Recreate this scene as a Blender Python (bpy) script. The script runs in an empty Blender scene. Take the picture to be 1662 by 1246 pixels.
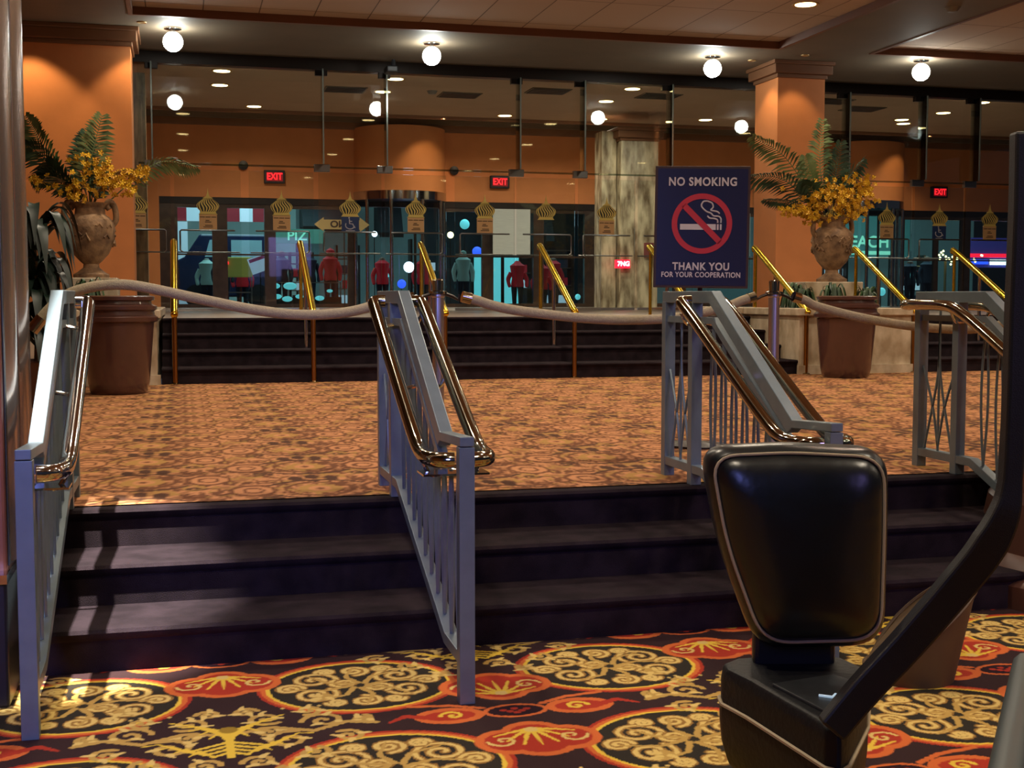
import bpy, math, random
import numpy as np
from mathutils import Vector, Matrix
PI = math.pi
S = bpy.context.scene
COL = S.collection
rnd = random.Random(7)

# ------------------------------------------------------------------ camera
cam_d = bpy.data.cameras.new('camera'); cam = bpy.data.objects.new('camera', cam_d); COL.objects.link(cam)
YAW, PIT = math.radians(14.54), math.radians(3.92)
R_ = Vector((math.cos(YAW), -math.sin(YAW), 0)); F_ = Vector((math.sin(YAW), math.cos(YAW), 0))
FF = F_ * math.cos(PIT) - Vector((0, 0, 1)) * math.sin(PIT); UU = Vector((0, 0, 1)) * math.cos(PIT) + F_ * math.sin(PIT)
M = Matrix((R_, UU, -FF)).transposed().to_4x4(); M.translation = Vector((0, 0, 1.354))
cam.matrix_world = M
cam_d.sensor_fit = 'HORIZONTAL'; cam_d.sensor_width = 36; cam_d.lens = 2065 / 1662 * 36
cam_d.clip_start = 0.05; cam_d.clip_end = 200
S.camera = cam
S.view_settings.view_transform = 'Standard'; S.view_settings.look = 'None'
S.view_settings.exposure = 0.0; S.view_settings.gamma = 1.0; S.view_settings.use_curve_mapping = False
# ------------------------------------------------------------------ world
w = bpy.data.worlds.new('night'); S.world = w; w.use_nodes = True
w.node_tree.nodes['Background'].inputs[0].default_value = (0.40, 0.42, 0.55, 1)
w.node_tree.nodes['Background'].inputs[1].default_value = 0.05

# ------------------------------------------------------------------ colour + materials
def lin(c):
    return tuple(((x / 255) / 12.92 if x / 255 <= 0.04045 else ((x / 255 + 0.055) / 1.055) ** 2.4) for x in c)
MATS = {}
def mat(name, rgb, rough=0.5, metal=0.0, emit=0.0, noise=0.0, nscale=8.0, bump=0.0, bscale=60.0, spec=0.5, coat=0.0, rgb2=None, aniso=None, ecol=None):
    if name in MATS: return MATS[name]
    m = bpy.data.materials.new(name); m.use_nodes = True; nt = m.node_tree; b = nt.nodes['Principled BSDF']
    c = (*lin(rgb), 1)
    b.inputs['Base Color'].default_value = c; b.inputs['Roughness'].default_value = rough; b.inputs['Metallic'].default_value = metal
    b.inputs['Specular IOR Level'].default_value = spec; b.inputs['Coat Weight'].default_value = coat
    if emit:
        b.inputs['Emission Color'].default_value = (*lin(ecol or rgb), 1); b.inputs['Emission Strength'].default_value = emit
    if noise or rgb2:
        tc = nt.nodes.new('ShaderNodeTexCoord'); n = nt.nodes.new('ShaderNodeTexNoise'); r = nt.nodes.new('ShaderNodeValToRGB')
        n.inputs['Scale'].default_value = nscale; n.inputs['Detail'].default_value = 6
        src = tc.outputs['Object']
        if aniso:
            mp = nt.nodes.new('ShaderNodeMapping'); mp.inputs['Scale'].default_value = aniso
            nt.links.new(src, mp.inputs[0]); src = mp.outputs[0]
        nt.links.new(src, n.inputs['Vector']); nt.links.new(n.outputs[0], r.inputs[0])
        k = 1 - noise
        c2 = (*lin(rgb2), 1) if rgb2 else (c[0] * k, c[1] * k, c[2] * k, 1)
        r.color_ramp.elements[0].position = .35; r.color_ramp.elements[1].position = .65
        r.color_ramp.elements[0].color = c2; r.color_ramp.elements[1].color = c
        nt.links.new(r.outputs[0], b.inputs['Base Color'])
    if bump:
        tc = nt.nodes.new('ShaderNodeTexCoord'); n = nt.nodes.new('ShaderNodeTexNoise'); bp = nt.nodes.new('ShaderNodeBump')
        n.inputs['Scale'].default_value = bscale; n.inputs['Detail'].default_value = 4
        bp.inputs['Strength'].default_value = bump; bp.inputs['Distance'].default_value = .01
        nt.links.new(tc.outputs['Object'], n.inputs['Vector']); nt.links.new(n.outputs[0], bp.inputs['Height']); nt.links.new(bp.outputs[0], b.inputs['Normal'])
    MATS[name] = m; return m
def glass_mat(name, tint=(1, 1, 1), refl=1.0):
    m = bpy.data.materials.new(name); m.use_nodes = True; nt = m.node_tree
    for n in list(nt.nodes): nt.nodes.remove(n)
    o = nt.nodes.new('ShaderNodeOutputMaterial'); mx = nt.nodes.new('ShaderNodeMixShader'); t = nt.nodes.new('ShaderNodeBsdfTransparent')
    g = nt.nodes.new('ShaderNodeBsdfGlossy'); f = nt.nodes.new('ShaderNodeFresnel'); mu = nt.nodes.new('ShaderNodeMath')
    mu.operation = 'MULTIPLY'; mu.inputs[1].default_value = refl; f.inputs[0].default_value = 1.5
    t.inputs[0].default_value = (*tint, 1); g.inputs['Roughness'].default_value = 0.02
    nt.links.new(f.outputs[0], mu.inputs[0]); nt.links.new(mu.outputs[0], mx.inputs[0]); nt.links.new(t.outputs[0], mx.inputs[1]); nt.links.new(g.outputs[0], mx.inputs[2]); nt.links.new(mx.outputs[0], o.inputs[0])
    return m
def attr_mat(name, rough=0.95, bump=.6):
    m = bpy.data.materials.new(name); m.use_nodes = True; nt = m.node_tree; b = nt.nodes['Principled BSDF']
    a = nt.nodes.new('ShaderNodeVertexColor'); a.layer_name = 'weave'; nt.links.new(a.outputs[0], b.inputs['Base Color'])
    b.inputs['Roughness'].default_value = rough; b.inputs['Specular IOR Level'].default_value = .15
    tc = nt.nodes.new('ShaderNodeTexCoord'); n = nt.nodes.new('ShaderNodeTexNoise'); bp = nt.nodes.new('ShaderNodeBump')
    n.inputs['Scale'].default_value = 350; bp.inputs['Strength'].default_value = bump; bp.inputs['Distance'].default_value = .004
    nt.links.new(tc.outputs['Object'], n.inputs['Vector']); nt.links.new(n.outputs[0], bp.inputs['Height']); nt.links.new(bp.outputs[0], b.inputs['Normal'])
    return m

GLASS = glass_mat('clear_glass', (.93, .97, .96), 1.0)
GLASS_FAR = glass_mat('outer_glass', (.86, .93, .93), .6)
M_step = mat('plum_stair_carpet', (44, 34, 38), .95, noise=.45, nscale=9, bump=.5, bscale=300, spec=.1)
M_grey = mat('grey_painted_metal', (114, 128, 136), .35, .35, noise=.12, nscale=14)
M_brass = mat('polished_brass', (168, 164, 146), .10, 1.0)
M_brassy = mat('yellow_brass', (225, 190, 60), .22, 1.0)
M_chrome = mat('polished_chrome', (200, 200, 200), .1, 1.0)
M_dchrome = mat('dull_chrome', (140, 140, 138), .3, 1.0)
M_black = mat('black_plastic', (20, 20, 24), .42, bump=.15, bscale=400)
M_dark = mat('dark_bronze', (48, 40, 36), .35, .6)
M_orange = mat('orange_plaster', (216, 136, 80), .75, noise=.08, nscale=3, bump=.1, bscale=120)
M_sand = mat('tan_moulding', (124, 84, 56), .6)
M_soffit = mat('brown_soffit', (112, 98, 80), .7, noise=.1, nscale=2)
M_trim = mat('brown_trim', (112, 72, 52), .5)
M_marble = mat('streaked_marble', (220, 208, 176), .25, rgb2=(120, 104, 80), nscale=3.0, aniso=(2.2, 2.2, .7))
M_cream = mat('cream_marble', (205, 188, 162), .3, rgb2=(160, 140, 112), nscale=4, aniso=(1.5, 1.5, 1))
M_landing = mat('landing_stone', (150, 134, 122), .3, rgb2=(118, 102, 92), nscale=5)

# ------------------------------------------------------------------ mesh helpers
W = {}
def tag(o, label=None, cat=None, group=None, kind=None):
    if label: o['label'] = label
    if cat: o['category'] = cat
    if group: o['group'] = group
    if kind: o['kind'] = kind
    return o
def thing(name, loc, label, cat, group=None, kind=None):
    o = bpy.data.objects.new(name, None); COL.objects.link(o); o.location = loc; o.empty_display_size = .1
    W[o.name] = Vector(loc); return tag(o, label, cat, group, kind)
class MB:
    def __init__(s): s.v = []; s.f = []; s.mi = []; s.cur = 0
    def add(s, vs, fs):
        b = len(s.v); s.v += [tuple(x) for x in vs]; s.f += [tuple(i + b for i in f) for f in fs]; s.mi += [s.cur] * len(fs); return s
    def box(s, a, b):
        x0, y0, z0 = [min(a[i], b[i]) for i in range(3)]; x1, y1, z1 = [max(a[i], b[i]) for i in range(3)]
        return s.add([(x0, y0, z0), (x1, y0, z0), (x1, y1, z0), (x0, y1, z0), (x0, y0, z1), (x1, y0, z1), (x1, y1, z1), (x0, y1, z1)],
                     [(3, 2, 1, 0), (4, 5, 6, 7), (0, 1, 5, 4), (1, 2, 6, 5), (2, 3, 7, 6), (3, 0, 4, 7)])
    def prism(s, poly, axis, a, b):
        """poly: 2-D outline in the two axes other than `axis`, extruded from a to b"""
        def P(p, t): q = list(p); q.insert(axis, t); return q
        n = len(poly)
        return s.add([P(p, a) for p in poly] + [P(p, b) for p in poly],
                     [tuple(range(n))[::-1], tuple(range(n, 2 * n))] + [(i, (i + 1) % n, n + (i + 1) % n, n + i) for i in range(n)])
    def tube(s, path, r, n=10, caps=True, flat=None):
        path = [Vector(p) for p in path]; rs = r if isinstance(r, (list, tuple)) else [r] * len(path)
        vs = []; up = None
        for i, p in enumerate(path):
            t = (path[min(i + 1, len(path) - 1)] - path[max(i - 1, 0)]).normalized()
            if up is None:
                up = Vector((0, 0, 1)) if abs(t.z) < .9 else Vector((1, 0, 0))
            a = (up - t * up.dot(t))
            if a.length < 1e-5: a = t.orthogonal()
            a.normalize(); up = a; b = t.cross(a)
            for k in range(n):
                q = 2 * PI * k / n
                vs.append(p + (a * math.cos(q) * (flat or 1) + b * math.sin(q)) * rs[i])
        m = len(path); fs = []
        for i in range(m - 1):
            for k in range(n): fs.append((i * n + k, i * n + (k + 1) % n, (i + 1) * n + (k + 1) % n, (i + 1) * n + k))
        if caps: fs += [tuple(range(n))[::-1], tuple(range((m - 1) * n, m * n))]
        return s.add(vs, fs)
    def lathe(s, prof, c, n=32, a0=0, a1=2 * PI):
        full = abs(a1 - a0 - 2 * PI) < 1e-6; vs = []; fs = []; k = n if full else n + 1
        for r, z in prof:
            for i in range(k):
                q = a0 + (a1 - a0) * i / n; vs.append((c[0] + r * math.cos(q), c[1] + r * math.sin(q), c[2] + z))
        for j in range(len(prof) - 1):
            for i in range(n):
                i2 = (i + 1) % k; fs.append((j * k + i, j * k + i2, (j + 1) * k + i2, (j + 1) * k + i))
        if full:
            if prof[0][0] > 1e-4: fs.append(tuple(range(k))[::-1])
            if prof[-1][0] > 1e-4: fs.append(tuple(range((len(prof) - 1) * k, len(prof) * k)))
        return s.add(vs, fs)
    def ball(s, c, r, n=12, sc=(1, 1, 1)):
        m = n // 2 + 1; vs = []; fs = []
        for j in range(m + 1):
            t = PI * j / m
            for i in range(n):
                q = 2 * PI * i / n; vs.append((c[0] + r * sc[0] * math.sin(t) * math.cos(q), c[1] + r * sc[1] * math.sin(t) * math.sin(q), c[2] - r * sc[2] * math.cos(t)))
        for j in range(m):
            for i in range(n): fs.append((j * n + i, j * n + (i + 1) % n, (j + 1) * n + (i + 1) % n, (j + 1) * n + i))
        return s.add(vs, fs)
    def build(s, name, m, parent=None, smooth=False, bevel=0, label=None, shift=None):
        o_ = W[parent.name] if parent else Vector(shift or (0, 0, 0))
        me = bpy.data.meshes.new(name)
        me.from_pydata([(x - o_.x, y - o_.y, z - o_.z) for x, y, z in s.v], [], s.f)
        ms = m if isinstance(m, (list, tuple)) else [m]
        for q in ms: me.materials.append(q)
        if len(ms) > 1: me.polygons.foreach_set('material_index', s.mi)
        if smooth:
            me.polygons.foreach_set('use_smooth', [True] * len(s.f))
            try: me.set_sharp_from_angle(angle=math.radians(40))
            except Exception: pass
        me.update()
        o = bpy.data.objects.new(name, me); COL.objects.link(o)
        if parent: o.parent = parent
        else: o.location = o_
        W[o.name] = o_.copy()  # parts keep their thing's origin
        if bevel:
            b = o.modifiers.new('edge', 'BEVEL'); b.width = bevel; b.segments = 2; b.limit_method = 'ANGLE'
        if label: o['label'] = label
        return o
def box(a, b): return MB().box(a, b)
def struct(o): o['kind'] = 'structure'; return o
def dup(root, loc, label=None, group=None):
    r = root.copy(); COL.objects.link(r); r.location = loc
    if label: r['label'] = label
    if group: r['group'] = group
    for ch in list(root.children):
        c = ch.copy(); COL.objects.link(c); c.parent = r
        for g in list(ch.children):
            d = g.copy(); COL.objects.link(d); d.parent = c
    return r
def bez(pts, n=8):
    """Catmull-Rom through pts"""
    P = [Vector(p) for p in pts]; P = [P[0] * 2 - P[1]] + P + [P[-1] * 2 - P[-2]]; out = []
    for i in range(1, len(P) - 2):
        for k in range(n):
            t = k / n; a, b, c, d = P[i - 1], P[i], P[i + 1], P[i + 2]
            out.append(.5 * ((2 * b) + (c - a) * t + (2 * a - 5 * b + 4 * c - d) * t * t + (3 * b - a - 3 * c + d) * t ** 3))
    out.append(P[-2]); return out
def text(body, size, loc, m, parent=None, name='lettering', rot=(PI / 2, 0, 0), ext=.002, bold=.0, align='CENTER', sx=1.0, spc=1.0):
    cu = bpy.data.curves.new(name, 'FONT'); cu.body = body; cu.size = size; cu.extrude = ext; cu.align_x = align; cu.align_y = 'CENTER'; cu.offset = bold; cu.space_character = spc
    t = bpy.data.objects.new(name, cu); COL.objects.link(t)
    dg = bpy.context.evaluated_depsgraph_get(); me = bpy.data.meshes.new_from_object(t.evaluated_get(dg)); bpy.data.objects.remove(t)
    me.materials.clear(); me.materials.append(m)
    o = bpy.data.objects.new(name, me); COL.objects.link(o)
    if parent: o.parent = parent; o.location = Vector(loc) - W[parent.name]
    else: o.location = loc
    o.rotation_euler = rot; o.scale = (sx, 1, 1); W[o.name] = Vector(loc); return o
def area(name, loc, power, size, color, rot=(0, 0, 0), spread=2.6, parent=None, shape='DISK'):
    d = bpy.data.lights.new(name, 'AREA'); d.shape = shape; d.size = size; d.energy = power; d.color = color; d.spread = spread
    o = bpy.data.objects.new(name, d); COL.objects.link(o); o.rotation_euler = rot
    if parent: o.parent = parent; o.location = Vector(loc) - W[parent.name]
    else: o.location = loc
    return o
def spot(name, loc, target, power, deg, color, r=.05, blend=.5, parent=None):
    d = bpy.data.lights.new(name, 'SPOT'); d.energy = power; d.spot_size = math.radians(deg); d.spot_blend = blend; d.color = color; d.shadow_soft_size = r
    o = bpy.data.objects.new(name, d); COL.objects.link(o)
    o.rotation_euler = (Vector(target) - Vector(loc)).to_track_quat('-Z', 'Y').to_euler()
    if parent: o.parent = parent; o.location = Vector(loc) - W[parent.name]
    else: o.location = loc
    return o
WARM = (1.0, .86, .66)

# glow that spills from the rows of gaming screens standing behind the viewer
area('screen_glow', (-1.4, -1.2, 2.7), 16, 1.4, (.26, .30, 1.0), rot=(math.radians(68), 0, math.radians(-12)), spread=.8, shape='SQUARE')
area('screen_glow', (3.6, -1.5, 2.7), 6, 1.4, (.45, .36, 1.0), rot=(math.radians(68), 0, math.radians(6)), spread=.8, shape='SQUARE')

# ------------------------------------------------------------------ carpet patterns (woven colours)
class Tile:
    def __init__(s, w, h, res, bg, drop=True):
        s.w, s.h, s.res, s.drop = w, h, res, drop; s.nx, s.ny = int(round(w / res)), int(round(h / res))
        s.im = np.zeros((s.ny, s.nx, 3)) + np.array(lin(bg))
    def dot(s, x, y, r, c, sy=1.0):
        for ox, oy in (((0, 0), (s.w / 2, s.h / 2)) if s.drop else ((0, 0),)):
            px, py = (x + ox) / s.res, (y + oy) / s.res; rr = r / s.res; k = int(rr * max(1, sy)) + 2
            ix = np.arange(int(px) - k, int(px) + k + 1); iy = np.arange(int(py) - k, int(py) + k + 1)
            X, Y = np.meshgrid(ix, iy); d = np.sqrt((X + .5 - px) ** 2 + ((Y + .5 - py) / sy) ** 2)
            a = np.clip(rr - d + .5, 0, 1)[..., None]
            yy, xx = Y % s.ny, X % s.nx
            s.im[yy, xx] = s.im[yy, xx] * (1 - a) + np.array(c) * a
    def line(s, pts, wd, c, taper=False, sy=1.0):
        pts = np.array(pts, float); seg = np.hypot(*(pts[1:] - pts[:-1]).T); L = seg.sum(); n = max(2, int(L / (s.res * .7)))
        cum = np.r_[0, np.cumsum(seg)]; t = np.linspace(0, L, n)
        X = np.interp(t, cum, pts[:, 0]); Y = np.interp(t, cum, pts[:, 1])
        for i in range(n):
            k = wd * (1 - .65 * i / n) if taper else wd
            s.dot(X[i], Y[i], k / 2, c, sy)
    def sample(s, X, Y):
        return s.im[(np.floor(Y / s.res).astype(int)) % s.ny, (np.floor(X / s.res).astype(int)) % s.nx]
def spiral(cx, cy, r, turns, a0, d=1, n=40, rmin=.12):
    return [(cx + r * (1 - (1 - rmin) * i / n) * math.cos(a0 + d * turns * 2 * PI * i / n), cy + r * (1 - (1 - rmin) * i / n) * math.sin(a0 + d * turns * 2 * PI * i / n)) for i in range(n + 1)]
def arc(cx, cy, rx, ry, a0, a1, n=40):
    return [(cx + rx * math.cos(a0 + (a1 - a0) * i / n), cy + ry * math.sin(a0 + (a1 - a0) * i / n)) for i in range(n + 1)]
def casino_tile():
    T = Tile(1.84, 1.60, .004, (52, 33, 33))
    GOLD, HI, ORG, RED, YEL, DK = lin((186, 150, 78)), lin((216, 186, 108)), lin((206, 104, 50)), lin((168, 52, 34)), lin((224, 188, 66)), lin((46, 40, 32))
    def both(f):
        for m in (-1, 1): f(lambda pts: [(m * x, y) for x, y in pts], m)
    # lobes full of scrolls on the diagonals
    for sx in (-1, 1):
        for sy in (-1, 1):
            cx, cy = sx * .46, sy * .40
            T.dot(cx, cy, .335, DK, .86)
            T.line(arc(cx, cy, .335, .29, 0, 2 * PI, 90), .028, ORG); T.line(arc(cx, cy, .345, .30, 0, 2 * PI, 90), .012, RED)
            T.line(arc(cx, cy, .315, .27, 0, 2 * PI, 90), .012, YEL)
            for (dx, dy, r, a, d) in ((-.15, .10, .085, -.6, 1), (.15, .10, .085, PI + .6, -1), (-.16, -.08, .08, .8, -1), (.16, -.08, .08, PI - .8, 1), (0, .19, .055, -PI / 2, 1), (0, -.19, .055, PI / 2, -1), (-.05, .04, .05, 2.2, 1), (.06, -.04, .05, 5.2, 1), (-.24, .01, .05, 0, 1), (.24, .01, .05, PI, -1), (.10, .20, .035, 0, 1), (-.10, .20, .035, PI, -1), (.10, -.19, .035, 0, -1), (-.10, -.19, .035, PI, 1)):
                P = spiral(cx + dx, cy + dy * .9, r, 1.7, a, d)
                T.line(P, .028, lin((150, 110, 52))); T.line(P, .014, HI)
            for a in np.linspace(0, 2 * PI, 9)[:-1]:
                P = [(cx + .03 * math.cos(a), cy + .03 * math.sin(a)), (cx + .12 * math.cos(a + .3), cy + .11 * math.sin(a + .3)), (cx + .24 * math.cos(a), cy + .21 * math.sin(a))]
                T.line(P, .022, GOLD, True)
    # palmettes above and below the knot
    for sy, yy in ((1, .25), (-1, -.25)):
        for (dx, dy, r) in ((-.09, .03, .095), (.09, .03, .095), (0, -.03, .09), (0, .06, .10)):
            T.dot(dx, yy + sy * dy, r + .014, ORG)
        for (dx, dy, r) in ((-.09, .03, .08), (.09, .03, .08), (0, -.03, .075), (0, .06, .085)):
            T.dot(dx, yy + sy * dy, r, RED)
        for a in np.linspace(-1.25, 1.25, 7):
            P = [(0, yy - sy * .07), (.07 * math.sin(a), yy - sy * .07 + sy * .07 * math.cos(a)), (.135 * math.sin(a), yy - sy * .07 + sy * .15 * math.cos(a))]
            T.line(P, .02, YEL, True)
        T.dot(0, yy - sy * .06, .022, HI)
        both(lambda m, s: T.line(m(spiral(.11, yy + sy * .02, .05, 1.1, 0, sy)), .012, HI))
    # central knot and paisleys
    T.dot(0, 0, .11, ORG, .6); T.dot(0, 0, .093, lin((40, 18, 26)), .55)
    for dx, dy in ((-.04, .01), (0, -.02), (.04, .01), (0, .02), (-.02, -.005), (.02, -.005)): T.dot(dx, dy, .012, RED)
    def pais(m, s):
        T.line(m(arc(.22, 0, .10, .06, 0, 2 * PI)), .03, ORG); T.dot(s * .22, 0, .085, RED, .55)
        T.line(m([(.30, .0), (.36, .03), (.42, -.02)]), .035, RED, True); T.line(m(spiral(.21, 0, .04, 1.2, 0)), .014, YEL)
        T.line(m([(.10, .05), (.20, .10), (.33, .12)]), .02, ORG)
    both(pais)
    # filigree fields between the units
    def field(m, s):
        for (x, y, r, a, d) in ((.62, .06, .07, 0, 1), (.74, -.09, .075, 2, -1), (.56, -.10, .05, 1, 1), (.80, .12, .06, 4, 1), (.66, .17, .045, 5, -1), (.68, -.22, .05, 2, 1), (.80, -.01, .045, 1, 1), (.86, .20, .04, 3, -1), (.84, -.26, .05, 0, 1), (.60, .30, .03, 2, 1), (.50, .05, .035, 2, 1), (.76, -.34, .035, 1, -1)):
            P = spiral(x, y, r, 1.4, a, d); T.line(m(P), .019, GOLD)
            for k in (8, 16, 24):
                px, py = P[k]; q = math.atan2(py - y, px - x); T.line(m([(px, py), (px + .03 * math.cos(q + .5), py + .03 * math.sin(q + .5))]), .024, HI, True)
        T.line(m([(.46, 0), (.55, .03), (.66, -.03), (.78, .03), (.90, 0)]), .022, GOLD)
        for k in range(5): T.line(m([(.92, -.06 + .02 * k), (.92 - .03 - .025 * k, .02 + .025 * k), (.92 - .06 - .03 * k, -.03 + .045 * k)]), .018, YEL, True)
        for k in range(7): T.dot(s * (.50 + .06 * k), .21 - .02 * (k % 2), .008, HI)
    both(field)
    T.line([(.92, -.20), (.92, .02)], .022, YEL)
    for k in range(4):
        for s in (-1, 1): T.line([(.92, -.16 + .03 * k), (.92 + s * (.05 + .025 * k), -.19 + .02 * k), (.92 + s * (.09 + .04 * k), -.13 + .03 * k), (.92 + s * (.12 + .045 * k), -.17 + .04 * k)], .016, YEL, True)
    T.dot(.92, -.2, .012, YEL); T.dot(.92, .04, .03, lin((150, 120, 40)))
    return T
def lobby_tile():
    T = Tile(1.58, .77, .008, (156, 106, 70))
    D, D2, Y, L = lin((112, 70, 46)), lin((82, 54, 40)), lin((172, 130, 72)), lin((196, 136, 92))
    r = random.Random(3)
    for k in range(150):
        x, y = r.uniform(-.4, .4), r.uniform(-.385, .385); a = r.uniform(0, 6.28)
        T.line([(x, y), (x + .05 * math.cos(a), y + .10 * math.sin(a)), (x + .09 * math.cos(a + .7), y + .18 * math.sin(a + .7)), (x + .10 * math.cos(a + 1.5), y + .22 * math.sin(a + 1.5))], .017, (D, L, Y, L, D)[k % 5], True, 2.2)
    T.dot(0, 0, .10, Y, 1.25); T.dot(0, 0, .05, L, 1.6); T.dot(0, 0, .02, D, 1.6)
    T.line(arc(0, 0, .15, .20, 0, 2 * PI), .014, D, sy=2.2); T.line(arc(0, 0, .25, .27, .6, PI - .6), .014, D2, sy=2.2); T.line(arc(0, 0, .25, .27, PI + .6, 2 * PI - .6), .014, D2, sy=2.2)
    for dx in (-.085, 0, .085): T.dot(dx, .385 - .12 * abs(dx) / .085 * .4, .034, D2, 2.2)
    T.dot(0, .25, .02, D2, 2); T.dot(0, -.25, .02, D2, 2)
    for s in (-1, 1):
        T.dot(s * .30, 0, .085, L, 1.6); T.line(arc(s * .30, 0, .10, .15, 0, 2 * PI), .015, D, sy=2.2); T.line(arc(s * .30, 0, .045, .07, 0, 2 * PI), .012, D, sy=2)
        T.line(spiral(s * .24, .26, .055, 1.2, 0, s), .012, D, sy=2.2); T.line(spiral(s * .24, -.26, .055, 1.2, 0, -s), .012, D2, sy=2.2)
    return T
def carpet(name, xs, ys, z, tile, ox, oy, m):
    X, Y = np.meshgrid(xs, ys); nx, ny = len(xs), len(ys)
    co = np.stack([X, Y, np.full_like(X, z)], -1).reshape(-1, 3)
    me = bpy.data.meshes.new(name); me.vertices.add(nx * ny); me.vertices.foreach_set('co', co.ravel())
    i = (np.arange(ny - 1)[:, None] * nx + np.arange(nx - 1)[None]).ravel(); q = np.stack([i, i + 1, i + nx + 1, i + nx], 1)
    n = len(q); me.loops.add(4 * n); me.loops.foreach_set('vertex_index', q.ravel().astype(np.int32)); me.polygons.add(n); me.polygons.foreach_set('loop_start', np.arange(0, 4 * n, 4, dtype=np.int32))
    me.update(calc_edges=True)
    a = me.color_attributes.new('weave', 'FLOAT_COLOR', 'POINT'); c = tile.sample(X.ravel() - ox, Y.ravel() - oy)
    a.data.foreach_set('color', np.c_[c, np.ones(len(c))].ravel().astype(np.float32))
    me.materials.append(m); o = bpy.data.objects.new(name, me); COL.objects.link(o); return struct(o)
def axis(a, fa, fb, b, fine, coarse):
    return np.r_[np.arange(a, fa, coarse), np.arange(fa, fb, fine), np.arange(fb, b + coarse, coarse)]
M_c1 = attr_mat('patterned_casino_carpet'); M_c2 = attr_mat('patterned_lobby_carpet')
carpet('floor', axis(-5, -.75, 3.6, 9, .005, .04), axis(-2.5, 3.1, 4.76, 4.8, .006, .04), 0.0, casino_tile(), 1.04, 3.96, M_c1)
lt = lobby_tile()
carpet('floor_upper', np.arange(-3.6, 16, .014), np.arange(5.53, 13.2, .02), .48, lt, -.19 , .05, M_c2)

# ------------------------------------------------------------------ stairs and landing
def flight(name, x0, x1, y0, tread, z0, n, depth, m, nos=.018):
    mb = MB()
    for k in range(n):
        za, zb = z0 + .16 * k, z0 + .16 * (k + 1); y = y0 + tread * k; ye = y0 + tread * (k + 1) if k < n - 1 else y + depth
        prof = [(y, za), (y + .0, zb - .045), (y - nos, zb - .030), (y - nos - .004, zb - .014), (y - nos + .008, zb - .002), (y + .02, zb), (ye + .03, zb), (ye + .03, za)]
        mb.prism([(p[0], p[1]) for p in prof], 0, x0, x1)
    return struct(mb.build(name, m, smooth=True))
flight('stairs', -4, 9, 4.75, .36, 0, 3, .06, M_step)
struct(box((-4, 5.50, 0), (16, 13.2, .47)).build('platform_slab', M_step))
flight('stairs_to_doors', -.2, 6.75, 13.14, .42, .48, 4, .10, M_step)
flight('stairs_to_doors', 8.2, 16, 13.14, .42, .48, 4, .10, M_step)
struct(box((-.2, 14.5, .3), (6.4, 21.6, 1.12)).build('landing_floor', M_landing)); struct(box((6.4, 16.2, .3), (20, 21.6, 1.12)).build('landing_floor', M_landing)); struct(box((8.2, 14.5, .3), (20, 16.2, 1.12)).build('landing_floor', M_landing))
struct(box((-4, 17.0, .3), (-.2, 21.6, 1.12)).build('landing_floor', M_landing))
struct(box((-6, 21.6, .3), (26, 28.3, 1.12)).build('vestibule_floor', M_landing))

# ------------------------------------------------------------------ ceiling
def tile_mat():
    m = bpy.data.materials.new('ceiling_tiles'); m.use_nodes = True; nt = m.node_tree; b = nt.nodes['Principled BSDF']
    tc = nt.nodes.new('ShaderNodeTexCoord'); mp = nt.nodes.new('ShaderNodeMapping'); br = nt.nodes.new('ShaderNodeTexBrick')
    mp.inputs['Location'].default_value = (.385, .1, 0)
    br.offset = 0; br.inputs['Scale'].default_value = 1; br.inputs['Brick Width'].default_value = .728; br.inputs['Row Height'].default_value = 1.45
    br.inputs['Mortar Size'].default_value = .009; br.inputs['Mortar Smooth'].default_value = .3
    br.inputs['Color1'].default_value = (*lin((192, 164, 140)), 1); br.inputs['Color2'].default_value = (*lin((184, 156, 132)), 1); br.inputs['Mortar'].default_value = (*lin((104, 82, 66)), 1)
    nt.links.new(tc.outputs['Object'], mp.inputs[0]); nt.links.new(mp.outputs[0], br.inputs['Vector']); nt.links.new(br.outputs[0], b.inputs['Base Color'])
    b.inputs['Roughness'].default_value = .9; return m
M_tile = tile_mat()
for (x0, x1) in ((-.55, 8.67), (10.25, 18)):
    struct(box((x0 - .05, -3, 5.135), (x1 + .05, 17.65, 5.25)).build('ceiling', M_tile))
    t = MB()
    for a, b in (((x0 - .06, -3, 5.03), (x0, 17.6, 5.135)), ((x1, -3, 5.03), (x1 + .06, 17.6, 5.135)), ((x0 - .06, 17.6, 5.03), (x1 + .06, 17.66, 5.135))): t.box(a, b)
    struct(t.build('ceiling_trim', M_trim))
sf = MB()
for a, b in (((-5, -3, 5.04), (-.61, 20.0, 5.25)), ((8.73, -3, 5.04), (10.19, 20.0, 5.25)), ((-.61, 17.66, 5.04), (8.73, 20.0, 5.25)), ((10.19, 17.66, 5.04), (20, 20.0, 5.25)), ((-5, 20.0, 5.22), (20, 21.3, 5.28)), ((18.06, -3, 5.04), (20, 17.66, 5.25))): sf.box(a, b)
struct(sf.build('ceiling_soffit', M_soffit))
M_vest = mat('vestibule_ceiling_paint', (172, 146, 122), .8, noise=.06, nscale=2)
struct(box((-6, 21.25, 5.06), (26, 26.1, 5.2)).build('ceiling_vestibule', M_vest))
struct(box((-6, 26.1, 5.4), (26, 28.3, 5.5)).build('ceiling_recess', M_soffit))
struct(box((-6, 26.02, 5.0), (26, 26.12, 5.45)).build('ceiling_trim', M_sand))
struct(box((-.95, 21.12, 5.04), (20, 21.32, 5.22)).build('trim_glass_head', M_dark))

# ------------------------------------------------------------------ room shell out of direct view
struct(box((-6.2, -3, 0), (-6, 28.3, 5.5)).build('wall_left', M_orange))
struct(box((-5.9, 4.75, 0), (-4, 13.1, .48)).build('platform_edge_floor', M_step))

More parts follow.
